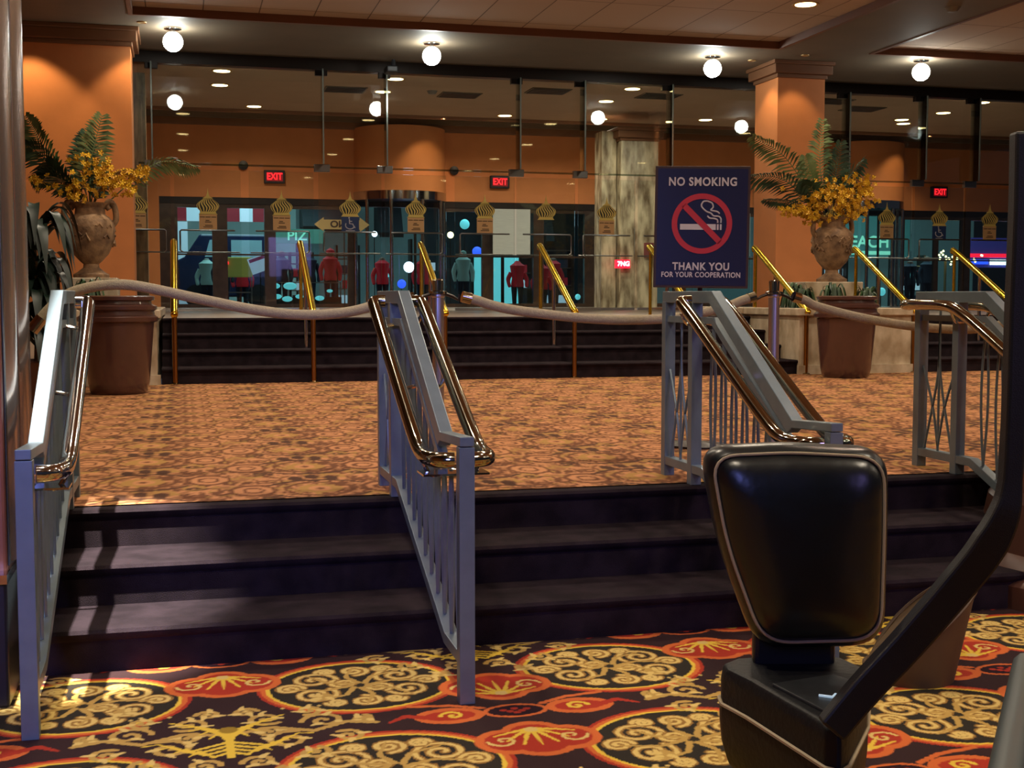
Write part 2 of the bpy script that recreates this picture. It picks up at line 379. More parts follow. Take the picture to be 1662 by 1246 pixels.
# ------------------------------------------------------------------ columns
def column(x0, x1, y0, y1, zb, ztop, label, body, name='column'):
    t = thing(name, ((x0 + x1) / 2, (y0 + y1) / 2, zb), label, 'column', kind='structure')
    box((x0, y0, zb), (x1, y1, ztop)).build('shaft', body, t)
    mb = MB()
    for e, a, b in ((.03, -.26, -.20), (.09, -.20, -.06), (.12, -.06, 0)): mb.box((x0 - e, y0 - e, ztop + a), (x1 + e, y1 + e, ztop + b))
    mb.build('capital', M_sand, t, bevel=.01)
    return t
column(9.10, 9.91, 18.5, 19.31, 1.12, 5.04, 'square orange plaster column behind the urn of palm fronds beside the no smoking sign', M_orange)
column(-2.02, -.62, 18.5, 19.31, 1.12, 5.04, 'wide orange plaster column lit from above behind the dark leafy plant', M_orange)
column(8.63, 9.42, 24.5, 25.3, 1.12, 4.75, 'streaked pale marble pillar behind the glass doors beside the no smoking sign', M_marble)
struct(box((8.30, 24.75, 1.12), (8.61, 25.2, 4.7)).build('pillar_side_panel', M_marble))
struct(box((-.95, 21.3, 1.12), (-.50, 21.62, 4.9)).build('wall_jamb', mat('brown_marble_jamb', (168, 136, 98), .4, rgb2=(112, 86, 60), nscale=4, aniso=(3, 3, .6))))
struct(box((-6, 21.3, 1.12), (-.95, 21.6, 5.06)).build('wall_left_return', M_orange))

# round orange column at the far right with stepped dark base
t = thing('column', (4.25, 5.15, 0), 'rounded orange column with stepped dark base at the end of the lower stairs', 'column', kind='structure')
cx, cy = 4.30, 4.95
MB().lathe([(.46, .66), (.46, 3.5), (.46, 5.04)], (cx, cy, 0), 48).build('shaft', M_orange, t, smooth=True)
MB().lathe([(.86, 0), (.86, .10), (.80, .13), (.80, .16), (.70, .20), (.66, .42), (.60, .46), (.56, .62), (.50, .66), (.46, .66)], (cx, cy, 0), 48).build('base_moulding', mat('brown_lacquer', (78, 50, 40), .3), t, smooth=True)

# dark red framed booth corner at the left, with bright metal strips
t = thing('pillar', (-1.1, 5.0, 0), 'dark red wooden pillar with upright chrome strips next to the white topped railing', 'pillar', kind='structure')
M_maroon = mat('maroon_wood', (104, 58, 50), .38, noise=.3, nscale=5, aniso=(6, 6, .6))
box((-1.7, 4.45, .44), (-.575, 5.22, 5.04)).build('casing', M_maroon, t, bevel=.01)
box((-1.75, 4.40, 0), (-.570, 5.25, .42)).build('base', M_black, t, bevel=.01)
box((-1.76, 4.37, .42), (-.565, 5.27, .45)).build('ledge', M_chrome, t)
for y0_ in (4.645, 5.03):
    MB().prism([(-.578 + .030 * math.sin(PI * k / 12), y0_ - .105 + .21 * k / 12) for k in range(13)], 2, .46, 5.0).build('metal_strip', mat('rosy_metal', (190, 168, 156), .22, .85), t, smooth=True)
for y0_ in (4.50, 4.84): box((-.58, y0_ - .02, .46), (-.570, y0_ + .02, 5.0)).build('dark_groove', M_black, t)

# ------------------------------------------------------------------ stair railings
def railing(X, label, sides, flat=False):
    t = thing('stair_railing', (X, 4.08, 0), label, 'railing')
    h = .024
    cap = [(4.055, .895), (4.40, .878), (5.27, 1.38), (5.86, 1.38)]
    mb = MB(); tk = .055
    MB().prism([(4.46, .80), (5.27, 1.262), (5.81, 1.262), (5.81, 1.232), (5.28, 1.232), (4.46, .765)], 0, X - .018, X + .018).build('middle_rail', M_grey, t)
    mb.prism(cap + [(5.86, 1.38 - tk), (5.29, 1.38 - tk), (4.44, .878 - tk), (4.40, .878 - .032), (4.055, .895 - .032)], 0, X - h, X + h); mb.build('top_rail', M_grey, t, bevel=.003)
    mb = MB(); lo = [(4.08, .17), (4.33, .175), (5.36, .575), (5.86, .575)]
    mb.prism(lo + [(5.86, .535), (5.37, .535), (4.34, .135), (4.08, .13)], 0, X - h, X + h); mb.build('bottom_rail', M_grey, t, bevel=.002)
    for y, z0, z1 in ((4.082, 0, .86), (5.50, .48, 1.33), (5.835, .48, 1.33)):
        box((X - h - .002, y - .025, z0), (X + h + .002, y + .025, z1)).build('post', M_grey, t, bevel=.002)
    def zt(y): return .85 if y < 4.42 else min(1.33, .85 + (y - 4.42) * .50 / .85)
    def zb(y): return .17 if y < 4.33 else min(.57, .175 + (y - 4.33) * .4 / 1.03)
    for k in range(10):
        y = 4.19 + .122 * k
        a, b = zb(y), zt(y) - .095; mb = MB()
        for s in (-1, 1):
            pts = [(X + .0, y + s * .028 * math.sin(PI * u / 8), a + (b - a) * u / 8) for u in range(9)]
            mb.tube(pts, .0075, 4)
        mb.build('baluster', M_grey, t)
    y0, y1 = 5.525, 5.81
    for pts in ([(X, 5.668, .57), (X, 5.668, 1.33)], bez([(X, y0 + .02, .57), (X, y0 + .13, .95), (X, 5.668, 1.2)], 5), bez([(X, y1 - .02, .57), (X, y1 - .13, .95), (X, 5.668, 1.2)], 5), bez([(X, y0, 1.0), (X, y0 + .09, .8), (X, 5.668, .6)], 5), bez([(X, y1, 1.0), (X, y1 - .09, .8), (X, 5.668, .6)], 5)):
        MB().tube(pts, .007, 5).build('baluster', M_grey, t)
    for s in sides:
        o = s * .105
        pts = [(X + o * .3, 5.90, 1.31), (X + o, 5.86, 1.315), (X + o, 5.5, 1.315), (X + o, 5.36, 1.30), (X + o, 4.42, .845), (X + o, 4.30, .815), (X + o, 4.20, .812), (X + o * .85, 4.145, .812), (X + o * .55, 4.12, .812), (X + s * .03, 4.115, .812)]
        if not flat: pts = [(X + o * .5, 5.43, 1.335), (X + o, 5.44, 1.335)] + pts[3:]; pts[2] = (X + o, 5.38, 1.31)
        P = [Vector(p) for p in pts]; fine = []
        for i in range(len(P) - 1):
            for k in range(4): fine.append(P[i].lerp(P[i + 1], k / 4))
        fine.append(P[-1])
        for _ in range(3): fine = [fine[0]] + [(fine[i - 1] + fine[i] * 2 + fine[i + 1]) / 4 for i in range(1, len(fine) - 1)] + [fine[-1]]
        hr = MB().tube(fine, .027, 16).build('handrail', M_chrome if X < 0 else M_brass, t, smooth=True); W[hr.name] = Vector((X, 4.08, 0))
        for y, z in ((4.30, .79), (4.9, 1.05), (5.42, 1.28)):
            MB().tube(bez([(X + s * .02, y, z - .045), (X + o * .7, y, z - .05), (X + o, y, z)], 4), .008, 8).build('bracket', M_chrome, hr, smooth=True)
        box((X, 4.22, .745), (X + o * 1.1, 4.34, .752)).build('bracket', M_chrome, hr)
    return t
railing(-.47, 'stair railing with brilliantly lit white top rail beside the dark red pillar', (1,))
def push_near_end(t, ny):
    k = (5.27 - ny) / (5.27 - 4.08)
    for c in list(t.children) + [g for c in t.children for g in c.children]:
        for v in c.data.vertices:
            y = v.co.y + 4.08
            if y < 5.27: v.co.y = 5.27 - (5.27 - y) * k - 4.08
railing(.90, 'grey stair railing between two brass handrails planted at the middle of the lower stairs', (-1, 1))
push_near_end(railing(2.305, 'grey stair railing with twin brass handrails rising behind the black padded chair', (-1, 1)), 4.19)
push_near_end(railing(3.70, 'purple-tinged stair railing partly hidden by the bent black arm', (-1, 1), True), 4.19)

# ------------------------------------------------------------------ brass handrails of the upper stairs
def brass_rail(X, label):
    t = thing('brass_handrail', (X, 13.1, .48), label, 'handrail')
    MB().tube([(X, 13.09, .48), (X, 13.09, 1.16)], .026, 12).build('post', mat('aged_brass', (150, 104, 50), .3, 1.0), t, smooth=True)
    MB().lathe([(.05, 0), (.05, .01), (.03, .02)], (X, 13.09, .48), 16).build('foot_flange', M_brass, t)
    MB().tube([(X, 13.88, .80), (X, 13.88, 1.60)], .022, 12).build('upper_post', M_chrome, t, smooth=True)
    MB().tube(bez([(X, 13.06, 1.17), (X, 13.09, 1.21), (X, 13.16, 1.235), (X, 14.36, 1.90), (X, 14.45, 1.91)], 6), .036, 14).build('rail', M_brassy, t, smooth=True)
    MB().tube([(X, 14.43, 1.12), (X, 14.43, 1.90)], .020, 10).build('landing_post', M_brassy, t, smooth=True)
    return t
for X, l in ((-.07, 'upright looking brass handrail on the upper stairs beside the plinth of the brown pot'), (1.30, 'slanting brass handrail on the upper stairs seen between the pot and the middle railing'),
             (2.67, 'brass handrail of the upper stairs rising directly behind the middle stair railing'), (4.09, 'brass handrail of the upper stairs under the white hanging poster'),
             (5.46, 'brass handrail of the upper stairs mostly hidden behind the no smoking sign'), (6.83, 'brass handrail against the cream marble planter beside the brown pot'),
             (8.2, 'brass handrail on the upper stairs in front of the wheelchair door sticker'), (9.6, 'brass handrail of the upper stairs cut off by the bent black arm')):
    brass_rail(X, l)

# ------------------------------------------------------------------ rope stanchions and ropes
M_rope = mat('beige_rope', (172, 158, 130), .9, noise=.15, nscale=80, bump=.6, bscale=220)
def stanchion(x, y, z, label):
    t = thing('rope_stanchion', (x, y, z), label, 'stanchion')
    MB().lathe([(.17, 0), (.17, .012), (.14, .03), (.05, .05), (.03, .06)], (x, y, z), 32).build('base', M_brass, t, smooth=True)
    MB().lathe([(.029, .05), (.029, .87), (.034, .875), (.034, .885), (.026, .89)], (x, y, z), 20).build('pole', mat('brushed_steel', (205, 198, 200), .32, 1.0), t, smooth=True)
    MB().lathe([(.030, .885), (.045, .89), (.045, .90), (.026, .905), (.028, .955), (.022, .96), (.0, .962)], (x, y, z), 20).build('finial', M_brass, t, smooth=True)
    for s in (-1, 1):
        MB().tube([(x + s * .03, y, z + .89), (x + s * .075, y, z + .875), (x + s * .10, y, z + .86), (x + s * .11, y, z + .885)], .008, 8).build('hook', M_dark, t, smooth=True)
stanchion(1.22, 6.15, .48, 'brass rope stanchion behind the top of the middle railing')
stanchion(3.02, 6.15, .48, 'polished rope stanchion to the side of the no smoking sign')
def rope(pts, label, e0=True, e1=True):
    P = bez([(x, 6.15, z) for x, z in pts], 7)
    t = thing('barrier_rope', (P[0].x, 6.15, P[0].z), label, 'rope')
    MB().tube(P[3:-3], .0245, 14).build('cord', M_rope, t, smooth=True)
    for f, q in ((e0, P[:5]), (e1, P[-5:])):
        if f: MB().tube(q, .028, 14).build('ferrule', M_brass, t, smooth=True)
rope([(-.66, 1.20), (-.58, 1.30), (-.50, 1.365), (-.39, 1.40), (-.27, 1.41), (-.15, 1.395), (.10, 1.34), (.35, 1.29), (.56, 1.268), (.76, 1.278), (.90, 1.31), (1.00, 1.335), (1.10, 1.35)], 'beige barrier rope arching over the white topped railing and the brown pot')
rope([(1.34, 1.355), (1.42, 1.335), (1.50, 1.31), (1.66, 1.28), (1.98, 1.245), (2.24, 1.236), (2.50, 1.25), (2.74, 1.30), (2.84, 1.335), (2.91, 1.355)], 'beige barrier rope sagging between the two rope stanchions')
rope([(3.13, 1.355), (3.20, 1.335), (3.28, 1.30), (3.54, 1.24), (3.84, 1.195), (4.14, 1.175), (4.34, 1.19), (4.55, 1.24), (4.70, 1.30)], 'beige barrier rope drooping past the second brown pot')
stanchion(4.80, 6.15, .48, 'rope stanchion hidden behind the bent black arm')

# ------------------------------------------------------------------ no smoking sign
M_navy = mat('navy_sign_face', (30, 32, 66), .3, coat=.5); M_white = mat('sign_white', (205, 200, 205), .5); M_red = mat('sign_red', (188, 46, 62), .5); M_frame = mat('sign_frame_brown', (70, 54, 48), .4, .3)
sx, sy, sz = 2.905, 6.9, 1.755
t = thing('no_smoking_sign', (sx, sy, .48), 'dark blue no smoking sign on a stand above the stair railing', 'sign')
box((sx - .272, sy - .012, sz - .35), (sx + .272, sy + .02, sz + .35)).build('frame', M_frame, t, bevel=.004)
box((sx - .257, sy - .0145, sz - .335), (sx + .257, sy - .010, sz + .335)).build('sign_panel', M_navy, t)
MB().tube([(sx, sy + .03, .50), (sx, sy + .03, sz - .1)], .014, 12).build('pole', M_dark, t, smooth=True)
MB().lathe([(.19, 0), (.19, .012), (.03, .03), (.014, .04)], (sx, sy + .03, .48), 32).build('base', M_dark, t, smooth=True)
yf = sy - .0165
text('NO SMOKING', .066, (sx, yf, sz + .258), M_white, t, bold=.0018, sx=.86, spc=1.12)
text('THANK YOU', .060, (sx, yf, sz - .228), M_white, t, bold=.0018, sx=.86, spc=1.12)
text('FOR YOUR COOPERATION', .041, (sx, yf, sz - .275), M_white, t, bold=.001, sx=.84, spc=1.10)
mb = MB(); n = 48; ri, ro = .142, .173; cz = sz + .02
vs = [(sx + r * math.cos(2 * PI * i / n), yy, cz + r * math.sin(2 * PI * i / n)) for yy in (yf - .001, yf + .003) for r in (ri, ro) for i in range(n)]
fs = []
for i in range(n):
    j = (i + 1) % n; fs += [(i, j, n + j, n + i), (n + i, n + j, 3 * n + j, 3 * n + i), (2 * n + i, 2 * n + j, j, i)]
mb.add(vs, fs)
a = math.radians(-45); dx, dz = math.cos(a), math.sin(a); q = .15
mb.prism([(sx - dx * q + dz * .017, cz - dz * q - dx * .017), (sx - dx * q - dz * .017, cz - dz * q + dx * .017), (sx + dx * q - dz * .017, cz + dz * q + dx * .017), (sx + dx * q + dz * .017, cz + dz * q - dx * .017)], 1, yf - .001, yf + .003)
mb.build('prohibition_ring', M_red, t)
mb = MB()
mb.box((sx - .125, yf + .001, cz - .035), (sx + .08, yf + .004, cz - .002)); mb.box((sx + .086, yf + .001, cz - .035), (sx + .096, yf + .004, cz - .002)); mb.box((sx + .103, yf + .001, cz - .035), (sx + .113, yf + .004, cz - .002))
for pts in ([(.108, .005), (.108, .028), (.095, .042), (.066, .045), (.050, .060), (.022, .072), (-.004, .10), (.004, .125), (.028, .13)], [(.09, .005), (.088, .022), (.07, .03), (.045, .032), (.03, .045)], [(.028, .13), (.055, .118), (.062, .095), (.05, .078), (.085, .07), (.10, .058)]):
    mb.tube(bez([(sx + x, yf + .002, cz + z) for x, z in pts], 5), .0045, 6)
mb.build('cigarette_symbol', M_white, t)
t.rotation_euler = (0, math.radians(.8), math.radians(-20))

# ------------------------------------------------------------------ glazed wall of doors
M_gold = mat('gold_decal', (238, 208, 112), .5); M_plaque = mat('tan_notice', (226, 176, 118), .6); M_ink = mat('notice_ink', (92, 64, 40), .7); M_blue = mat('sticker_blue', (40, 62, 108), .5)
G = 21.2
def dome(mb, X, y, z0, bulb=.12, w=.165):
    """gold onion dome: spire, striped bulb, foot bar; z0 is the bottom of the bulb"""
    mb.prism([(X - .085, z0 + .215), (X - .03, z0 + .245), (X - .010, z0 + .30), (X, z0 + .375), (X + .010, z0 + .30), (X + .03, z0 + .245), (X + .085, z0 + .215)], 1, y - .004, y)
    def half(u): return w * (math.sin(PI * min(1, .18 + .74 * u)) ** .7) * (1.0 if u < .55 else 1 - .35 * (u - .55) / .45)
    mb.cur = 1; N_ = 14; pl = [(X - half(i / N_) * 1.0, y - .002, z0 + .225 * i / N_) for i in range(N_ + 1)] + [(X + half(i / N_) * 1.0, y - .002, z0 + .225 * i / N_) for i in range(N_ + 1)]
    mb.add(pl, [(i, N_ + 1 + i, N_ + 2 + i, i + 1) for i in range(N_)]); mb.cur = 0
    for k in range(7):
        c = -1 + 2 * (k + .5) / 7; L = []; Rr = []
        for i in range(11):
            u = i / 10; sh = .20 * math.sin(2 * PI * u); h = half(u)
            c0 = max(-1, min(1, c + sh * (1 - c * c) - .072)); c1 = max(-1, min(1, c + sh * (1 - c * c) + .072)); L.append((X + h * c0, z0 + .225 * u)); Rr.append((X + h * c1, z0 + .225 * u))
        vs = [(p[0], y - .004, p[1]) for p in L] + [(p[0], y - .004, p[1]) for p in Rr]
        mb.add(vs, [(i, 11 + i, 12 + i, i + 1) for i in range(10)])
    for s in (-1, 1):
        vs = [(X + s * half(i / 10) * f, y - .004, z0 + .225 * i / 10) for f in (1.0, 1.07) for i in range(11)]
        mb.add(vs, [(i, 11 + i, 12 + i, i + 1) for i in range(10)])
    mb.prism([(X - .15, z0 - .045), (X + .15, z0 - .045), (X + .125, z0 - .015), (X + .13, z0), (X - .13, z0), (X - .125, z0 - .015)], 1, y - .004, y)
DOMES = [(-.66, 1), (.44, 1), (1.61, 1), (2.73, 2), (3.83, 1), (5.02, 1), (6.10, 0), (7.20, 1), (8.30, 1), (9.40, 1), (10.48, 1), (11.56, 1), (12.66, 1), (13.76, 2), (14.84, 1), (15.95, 1)]
LAB = {0: 'glass door with onion dome sticker against the marble jamb behind the orange column', 1: 'glass door with dome sticker and tan notice before the striped awning', 2: 'glass door whose dome sticker and tan notice hang below an exit sign',
       3: 'glass door with blue wheelchair sticker beneath a gold dome, beside the NO arrow sign', 4: 'glass door with dome sticker above the middle stair railing', 5: 'glass door with dome sticker and notice touching the white poster',
       6: 'glass door with gold dome sticker but no notice under it', 7: 'glass door with faded dome sticker over the marble pillar side', 8: 'glass door hidden behind the no smoking sign', 9: 'glass door beside the no smoking sign, mostly covered by it',
       10: 'glass door behind the square orange column', 11: 'glass door behind the large urn of yellow orchids', 12: 'glass door with dome sticker beside the urn of yellow orchids', 13: 'glass door with blue wheelchair sticker beneath the exit sign by the urn of yellow orchids',
       14: 'glass door with dome sticker and notice beside the bent black arm', 15: 'glass door beyond the bent black arm'}
for i, (X, kind) in enumerate(DOMES):
    t = thing('glass_door', (X, G, 1.12), LAB[i], 'door')
    x0, x1 = X - .53, X + .53
    box((x0 + .01, G - .006, 1.16), (x1 - .01, G + .006, 3.385)).build('pane', GLASS, t)
    box((x0 + .01, G - .02, 1.12), (x1 - .01, G + .02, 1.165)).build('bottom_rail', M_chrome, t)
    mb = MB(); dome(mb, X, G - .008, 2.72); mb.build('dome_sticker', [M_gold, mat('sticker_dark', (44, 36, 26), .6)], t)
    if kind == 1:
        n_ = box((X - .14, G - .012, 2.43), (X + .14, G - .008, 2.68)).build('notice', M_plaque, t)
        mb = MB()
        for zz, ww, xo in ((2.635, .04, -.09), (2.635, .04, 0), (2.635, .04, .09), (2.58, .03, -.01), (2.555, .05, 0), (2.50, .06, .01), (2.475, .075, 0)): mb.box((X + xo - ww, G - .0135, zz - .007), (X + xo + ww, G - .012, zz + .007))
        q = mb.build('printed_lines', M_ink); q.parent = n_; q.location = (0, 0, 0); q.data.transform(Matrix.Translation(-W[t.name]))
    if kind == 2:
        box((X - .145, G - .012, 2.42), (X + .145, G - .008, 2.675)).build('wheelchair_sticker', M_blue, t)
        mb = MB(); y = G - .014
        mb.tube([(X + .075 * math.cos(a) - .005, y, 2.535 + .062 * math.sin(a)) for a in np.linspace(math.radians(150), math.radians(350), 14)], .009, 6)
        mb.tube([(X - .015, y, 2.635), (X - .012, y, 2.56), (X + .04, y, 2.555), (X + .065, y, 2.495), (X + .085, y, 2.50)], .010, 6)
        mb.tube([(X - .012, y, 2.60), (X + .03, y, 2.598)], .008, 6); mb.ball((X - .02, y, 2.655), .014, 8, (1, .3, 1)); mb.box((X - .075, y - .001, 2.440), (X + .075, y + .001, 2.452))
        mb.build('wheelchair_symbol', M_white, t)
    e = -1 if i % 2 else 1
    MB().tube([(X - e * .42, G - .05, 2.42), (X + e * .42, G - .05, 2.42), (X + e * .44, G - .05, 2.40), (X + e * .44, G - .05, 2.10), (X + e * .40, G - .05, 2.07)], .014, 8).build('pull_handle', M_dchrome, t, smooth=True)
    MB().tube([(X - .50, G + .05, 2.07), (X + .50, G + .05, 2.07)], .011, 8).build('push_bar', M_dchrome, t, smooth=True)
for k, (a, b) in enumerate(((-.62, 2.27), (2.27, 5.57), (5.57, 8.30), (8.30, 11.71), (11.71, 14.41), (14.41, 18))):
    o = struct(box((a + .005, G - .006, 3.50), (b - .005, G + .006, 5.04)).build('window_%d' % (k + 1), GLASS))
struct(box((-.62, G - .012, 3.46), (18, G + .012, 3.49)).build('trim_transom', glass_mat('edge_glass', (.55, .62, .58), .8)))
FX = (-.40, 2.27, 3.31, 5.57, 6.71, 8.3, 10.3, 11.71, 13.27, 14.38)
for i, X in enumerate(FX):
    t = thing('glass_fin', (X, G, 5.02), ['hanging glass fin nearest the wide orange column', 'hanging glass fin above the gap between the exit sign and the wheelchair door', 'hanging glass fin over the rounded orange drum, with a shiny clamp', 'hanging glass fin just beside the second exit sign',
              'hanging glass fin with a clamp before the marble pillar', 'hanging glass fin directly above the no smoking sign', 'hanging glass fin behind the square orange column', 'hanging glass fin above the orchids of the big urn', 'hanging glass fin just before the third exit sign', 'hanging glass fin just past the third exit sign'][i], 'glass fin')
    box((X - .008, G - .30, 3.50), (X + .008, G - .01, 5.02)).build('pane', glass_mat('fin_glass', (.80, .88, .86), 1.0) if i == 0 else bpy.data.materials['fin_glass'], t)
    box((X - .012, G - .312, 3.50), (X + .012, G - .298, 5.02)).build('polished_edge', mat('glass_edge', (150, 162, 156), .15, .3), t)
    box((X - .13, G - .05, 3.40), (X + .13, G + .03, 3.52)).build('clamp', M_dchrome, t, bevel=.008)
    box((X - .10, G - .06, 4.95), (X + .10, G + .03, 5.06)).build('head_clamp', M_dark, t, bevel=.008)

# ------------------------------------------------------------------ street wall
O = 28.0
ow = MB()
for a, b in ((-6, 3.7), (5.7, 15.0), (17.0, 26)): ow.box((a, O, 3.47), (b, O + .3, 5.4))
ow.box((3.7, O + .02, 3.47), (5.7, O + .3, 5.4)); ow.box((15.0, O + .02, 3.47), (17.0, O + .3, 5.4))
ow.box((-6, O, 1.12), (-.42, O + .3, 3.47))
struct(ow.build('wall_street', M_orange))
struct(box((-6, O - .14, 4.98), (26, O, 5.12)).build('cornice_street', M_sand))
struct(box((-.42, O + .02, 3.33), (26, O + .26, 3.47)).build('trim_door_head', M_dark))
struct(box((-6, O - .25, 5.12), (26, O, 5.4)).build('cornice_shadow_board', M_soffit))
for cx in (4.70, 16.0):
    t = thing('revolving_door', (cx, O, 1.12), 'revolving door drum under the curved orange fascia %s' % ('between the first two exit signs' if cx < 10 else 'behind the urn of yellow orchids'), 'revolving door')
    MB().lathe([(1.0, 3.62), (1.0, 5.0)], (cx, O, 0), 40, PI, 2 * PI).build('curved_fascia', M_orange, t, smooth=True)
    MB().lathe([(1.02, 3.44), (1.02, 3.62), (1.0, 3.62)], (cx, O, 0), 40, PI, 2 * PI).build('chrome_band', M_chrome, t, smooth=True)
    MB().lathe([(0, 3.43), (1.02, 3.44)], (cx, O, 0), 40, PI, 2 * PI).build('drum_ceiling', M_dark, t)
    MB().lathe([(.98, 1.14), (.98, 3.44)], (cx, O, 0), 30, PI, 2 * PI).build('curved_pane', GLASS_FAR, t, smooth=True)
    for q in (180, 215, 250, 290, 325, 358):
        x, y = cx + .98 * math.cos(math.radians(q)), O + .98 * math.sin(math.radians(q))
        MB().tube([(x, y, 1.12), (x, y, 3.44)], .04, 10).build('upright', M_chrome, t, smooth=True)
    for q in (20, 110):
        c_, s_ = math.cos(math.radians(q)), math.sin(math.radians(q))
        MB().tube([(cx - .8 * c_, O - .1 - .3 * s_, 1.14), (cx - .8 * c_, O - .1 - .3 * s_, 3.4)], .03, 8).build('leaf_stile', M_dark, t)
M_mull = mat('brown_mullion', (92, 74, 64), .25, .6, noise=.3, nscale=6)
def bay(n, x0, x1, mulls, plain=()):
    f = MB(); f.box((x0, O + .05, 1.12), (x1, O + .15, 1.20)); f.box((x0, O + .05, 3.25), (x1, O + .15, 3.33)); f.box((x0, O + .08, 2.24), (x1, O + .12, 2.275))
    for a, b in mulls: f.box((a, O + .04, 1.12), (b, O + .16, 3.33))
    f_ = struct(f.build('window_%d' % n, M_mull)); g = box((x0, O + .095, 1.2), (x1, O + .105, 3.3)).build('pane', GLASS_FAR); g.parent = f_
bay(7, -.42, 3.7, ((-.42, -.05), (.66, .98), (1.76, 2.0), (3.55, 3.7)))
bay(8, 5.7, 9.5, ((5.62, 5.74), (6.58, 6.84), (7.78, 8.02), (9.0, 9.5)))
bay(9, 9.5, 15.0, ((9.5, 9.7), (11.2, 11.5), (13.4, 13.6), (14.8, 15.0)))
bay(10, 17.0, 26, ((17.0, 17.25), (18.1, 18.2), (18.85, 19.1), (20.6, 20.8), (23, 23.3)))

# exit signs
M_exit = mat('exit_red', (255, 48, 48), .5, emit=2.2, ecol=(255, 30, 40)); M_exitglow = mat('exit_panel', (90, 12, 20), .5, emit=.35, ecol=(200, 16, 30))
for X, l in ((1.98, 'red exit sign over the second glass door with a tan notice'), (6.96, 'red exit sign above the white hanging poster'), (18.12, 'red exit sign at the street wall past the big urn')):
    t = thing('exit_sign', (X, O - .08, 3.92), l, 'exit sign')
    box((X - .22, O - .10, 3.78), (X + .22, O, 4.06)).build('housing', M_black, t, bevel=.01)
    box((X - .175, O - .104, 3.825), (X + .175, O - .10, 4.015)).build('lit_panel', M_exitglow, t)
    text('EXIT', .20, (X, O - .108, 3.92), M_exit, t, bold=.004, sx=.80)
for X, l in ((1.33, 'small dark wall speaker beside the first exit sign'), (5.92, 'small dark wall speaker between the curved drum and the second exit sign')):
    tag(MB().lathe([(0, -.02), (.10, 0), (.10, .04), (.0, .05)], (0, 0, 0), 16).build('wall_speaker', M_dark), l, 'speaker')
    o = COL.objects[-1]; o.rotation_euler = (PI / 2, 0, 0); o.location = (X, O - .03, 4.15)

# ------------------------------------------------------------------ ceiling lamps
M_lamp = mat('lamp_glow', (255, 226, 160), .5, emit=14, ecol=(255, 222, 150)); M_globe = mat('globe_glow', (255, 255, 250), .5, emit=48, ecol=(250, 255, 246)); M_ring = mat('lamp_ring', (190, 160, 110), .35, .5)
def downlight(x, y, z, label, power, group=None, r=.135, spread=2.7, col=WARM):
    t = thing('downlight', (x, y, z), label, 'ceiling light', group)
    MB().lathe([(r, -.004), (r + .035, -.012), (r + .04, 0), (r + .03, .02)], (x, y, z), 28).build('trim_ring', M_ring, t, smooth=True)
    MB().lathe([(0, -.008), (r, -.006)], (x, y, z), 28).build('diffuser', M_lamp, t)
    area('lamp', (x, y, z - .02), power, r * 2, col, spread=spread, parent=t)
VL = [(.71, 21.75), (.72, 23.2), (1.44, 25.6), (3.6, 21.8), (3.6, 23.2), (6.49, 25.6), (7.87, 21.77), (7.88, 23.26), (8.55, 25.6), (10.72, 25.15), (15.06, 24.62), (14.7, 24.1), (14.97, 23.0), (14.89, 21.6)]
VN = ['first of two stacked round lamps above the first tan notice, the upper', 'lower of two stacked round lamps above the first tan notice', 'round ceiling lamp just above the first exit sign', 'upper round lamp beside the second hanging glass fin pair', 'round lamp behind the third glass fin, lower than its neighbour',
      'round ceiling lamp above the second exit sign', 'upper of the round lamps over the marble pillar', 'middle of the round lamps over the marble pillar', 'lowest round lamp touching the capital of the marble pillar', 'round lamp above the corner of the no smoking sign',
      'round lamp lowest of the cluster above the third exit sign', 'round lamp with a glass fin crossing it above the third exit sign', 'round lamp topmost of the cluster above the third exit sign', 'round lamp nearest the black arm, above the fourth fin row']
for (x, y), l in zip(VL, VN): downlight(x, y, 5.06, l, 42)
for x in (.1, 3.95, 8.4, 12.7):
    for y in (14.9, 11.5, 8.1, 4.7, 1.3):
        if abs(x - 8.4) < .1 and y > 14: downlight(7.9, 15.3, 5.135, 'bright round downlight in the tiled ceiling above the square orange column', 62)
        else: downlight(x, y, 5.135, 'round downlight recessed in the tiled ceiling above the lobby', 60, 'tiled ceiling downlights')
for i, (x, y) in enumerate(((-.05, 18.38), (3.59, 18.5), (7.96, 18.42), (11.24, 17.9))):
    t = thing('globe_lamp', (x, y, 4.86), ['glaring white globe lamp next to the wide orange column', 'glaring white globe lamp above the curved orange drum', 'glaring white globe lamp beside the square orange column', 'glaring white globe lamp past the square orange column'][i], 'ceiling light')
    MB().ball((x, y, 4.85), .135, 20).build('globe', M_globe, t, smooth=True)
    MB().lathe([(.03, .12), (.03, .16), (.12, .165), (.12, .185)], (x, y, 4.855), 20).build('mount', M_chrome, t, smooth=True)
    pass
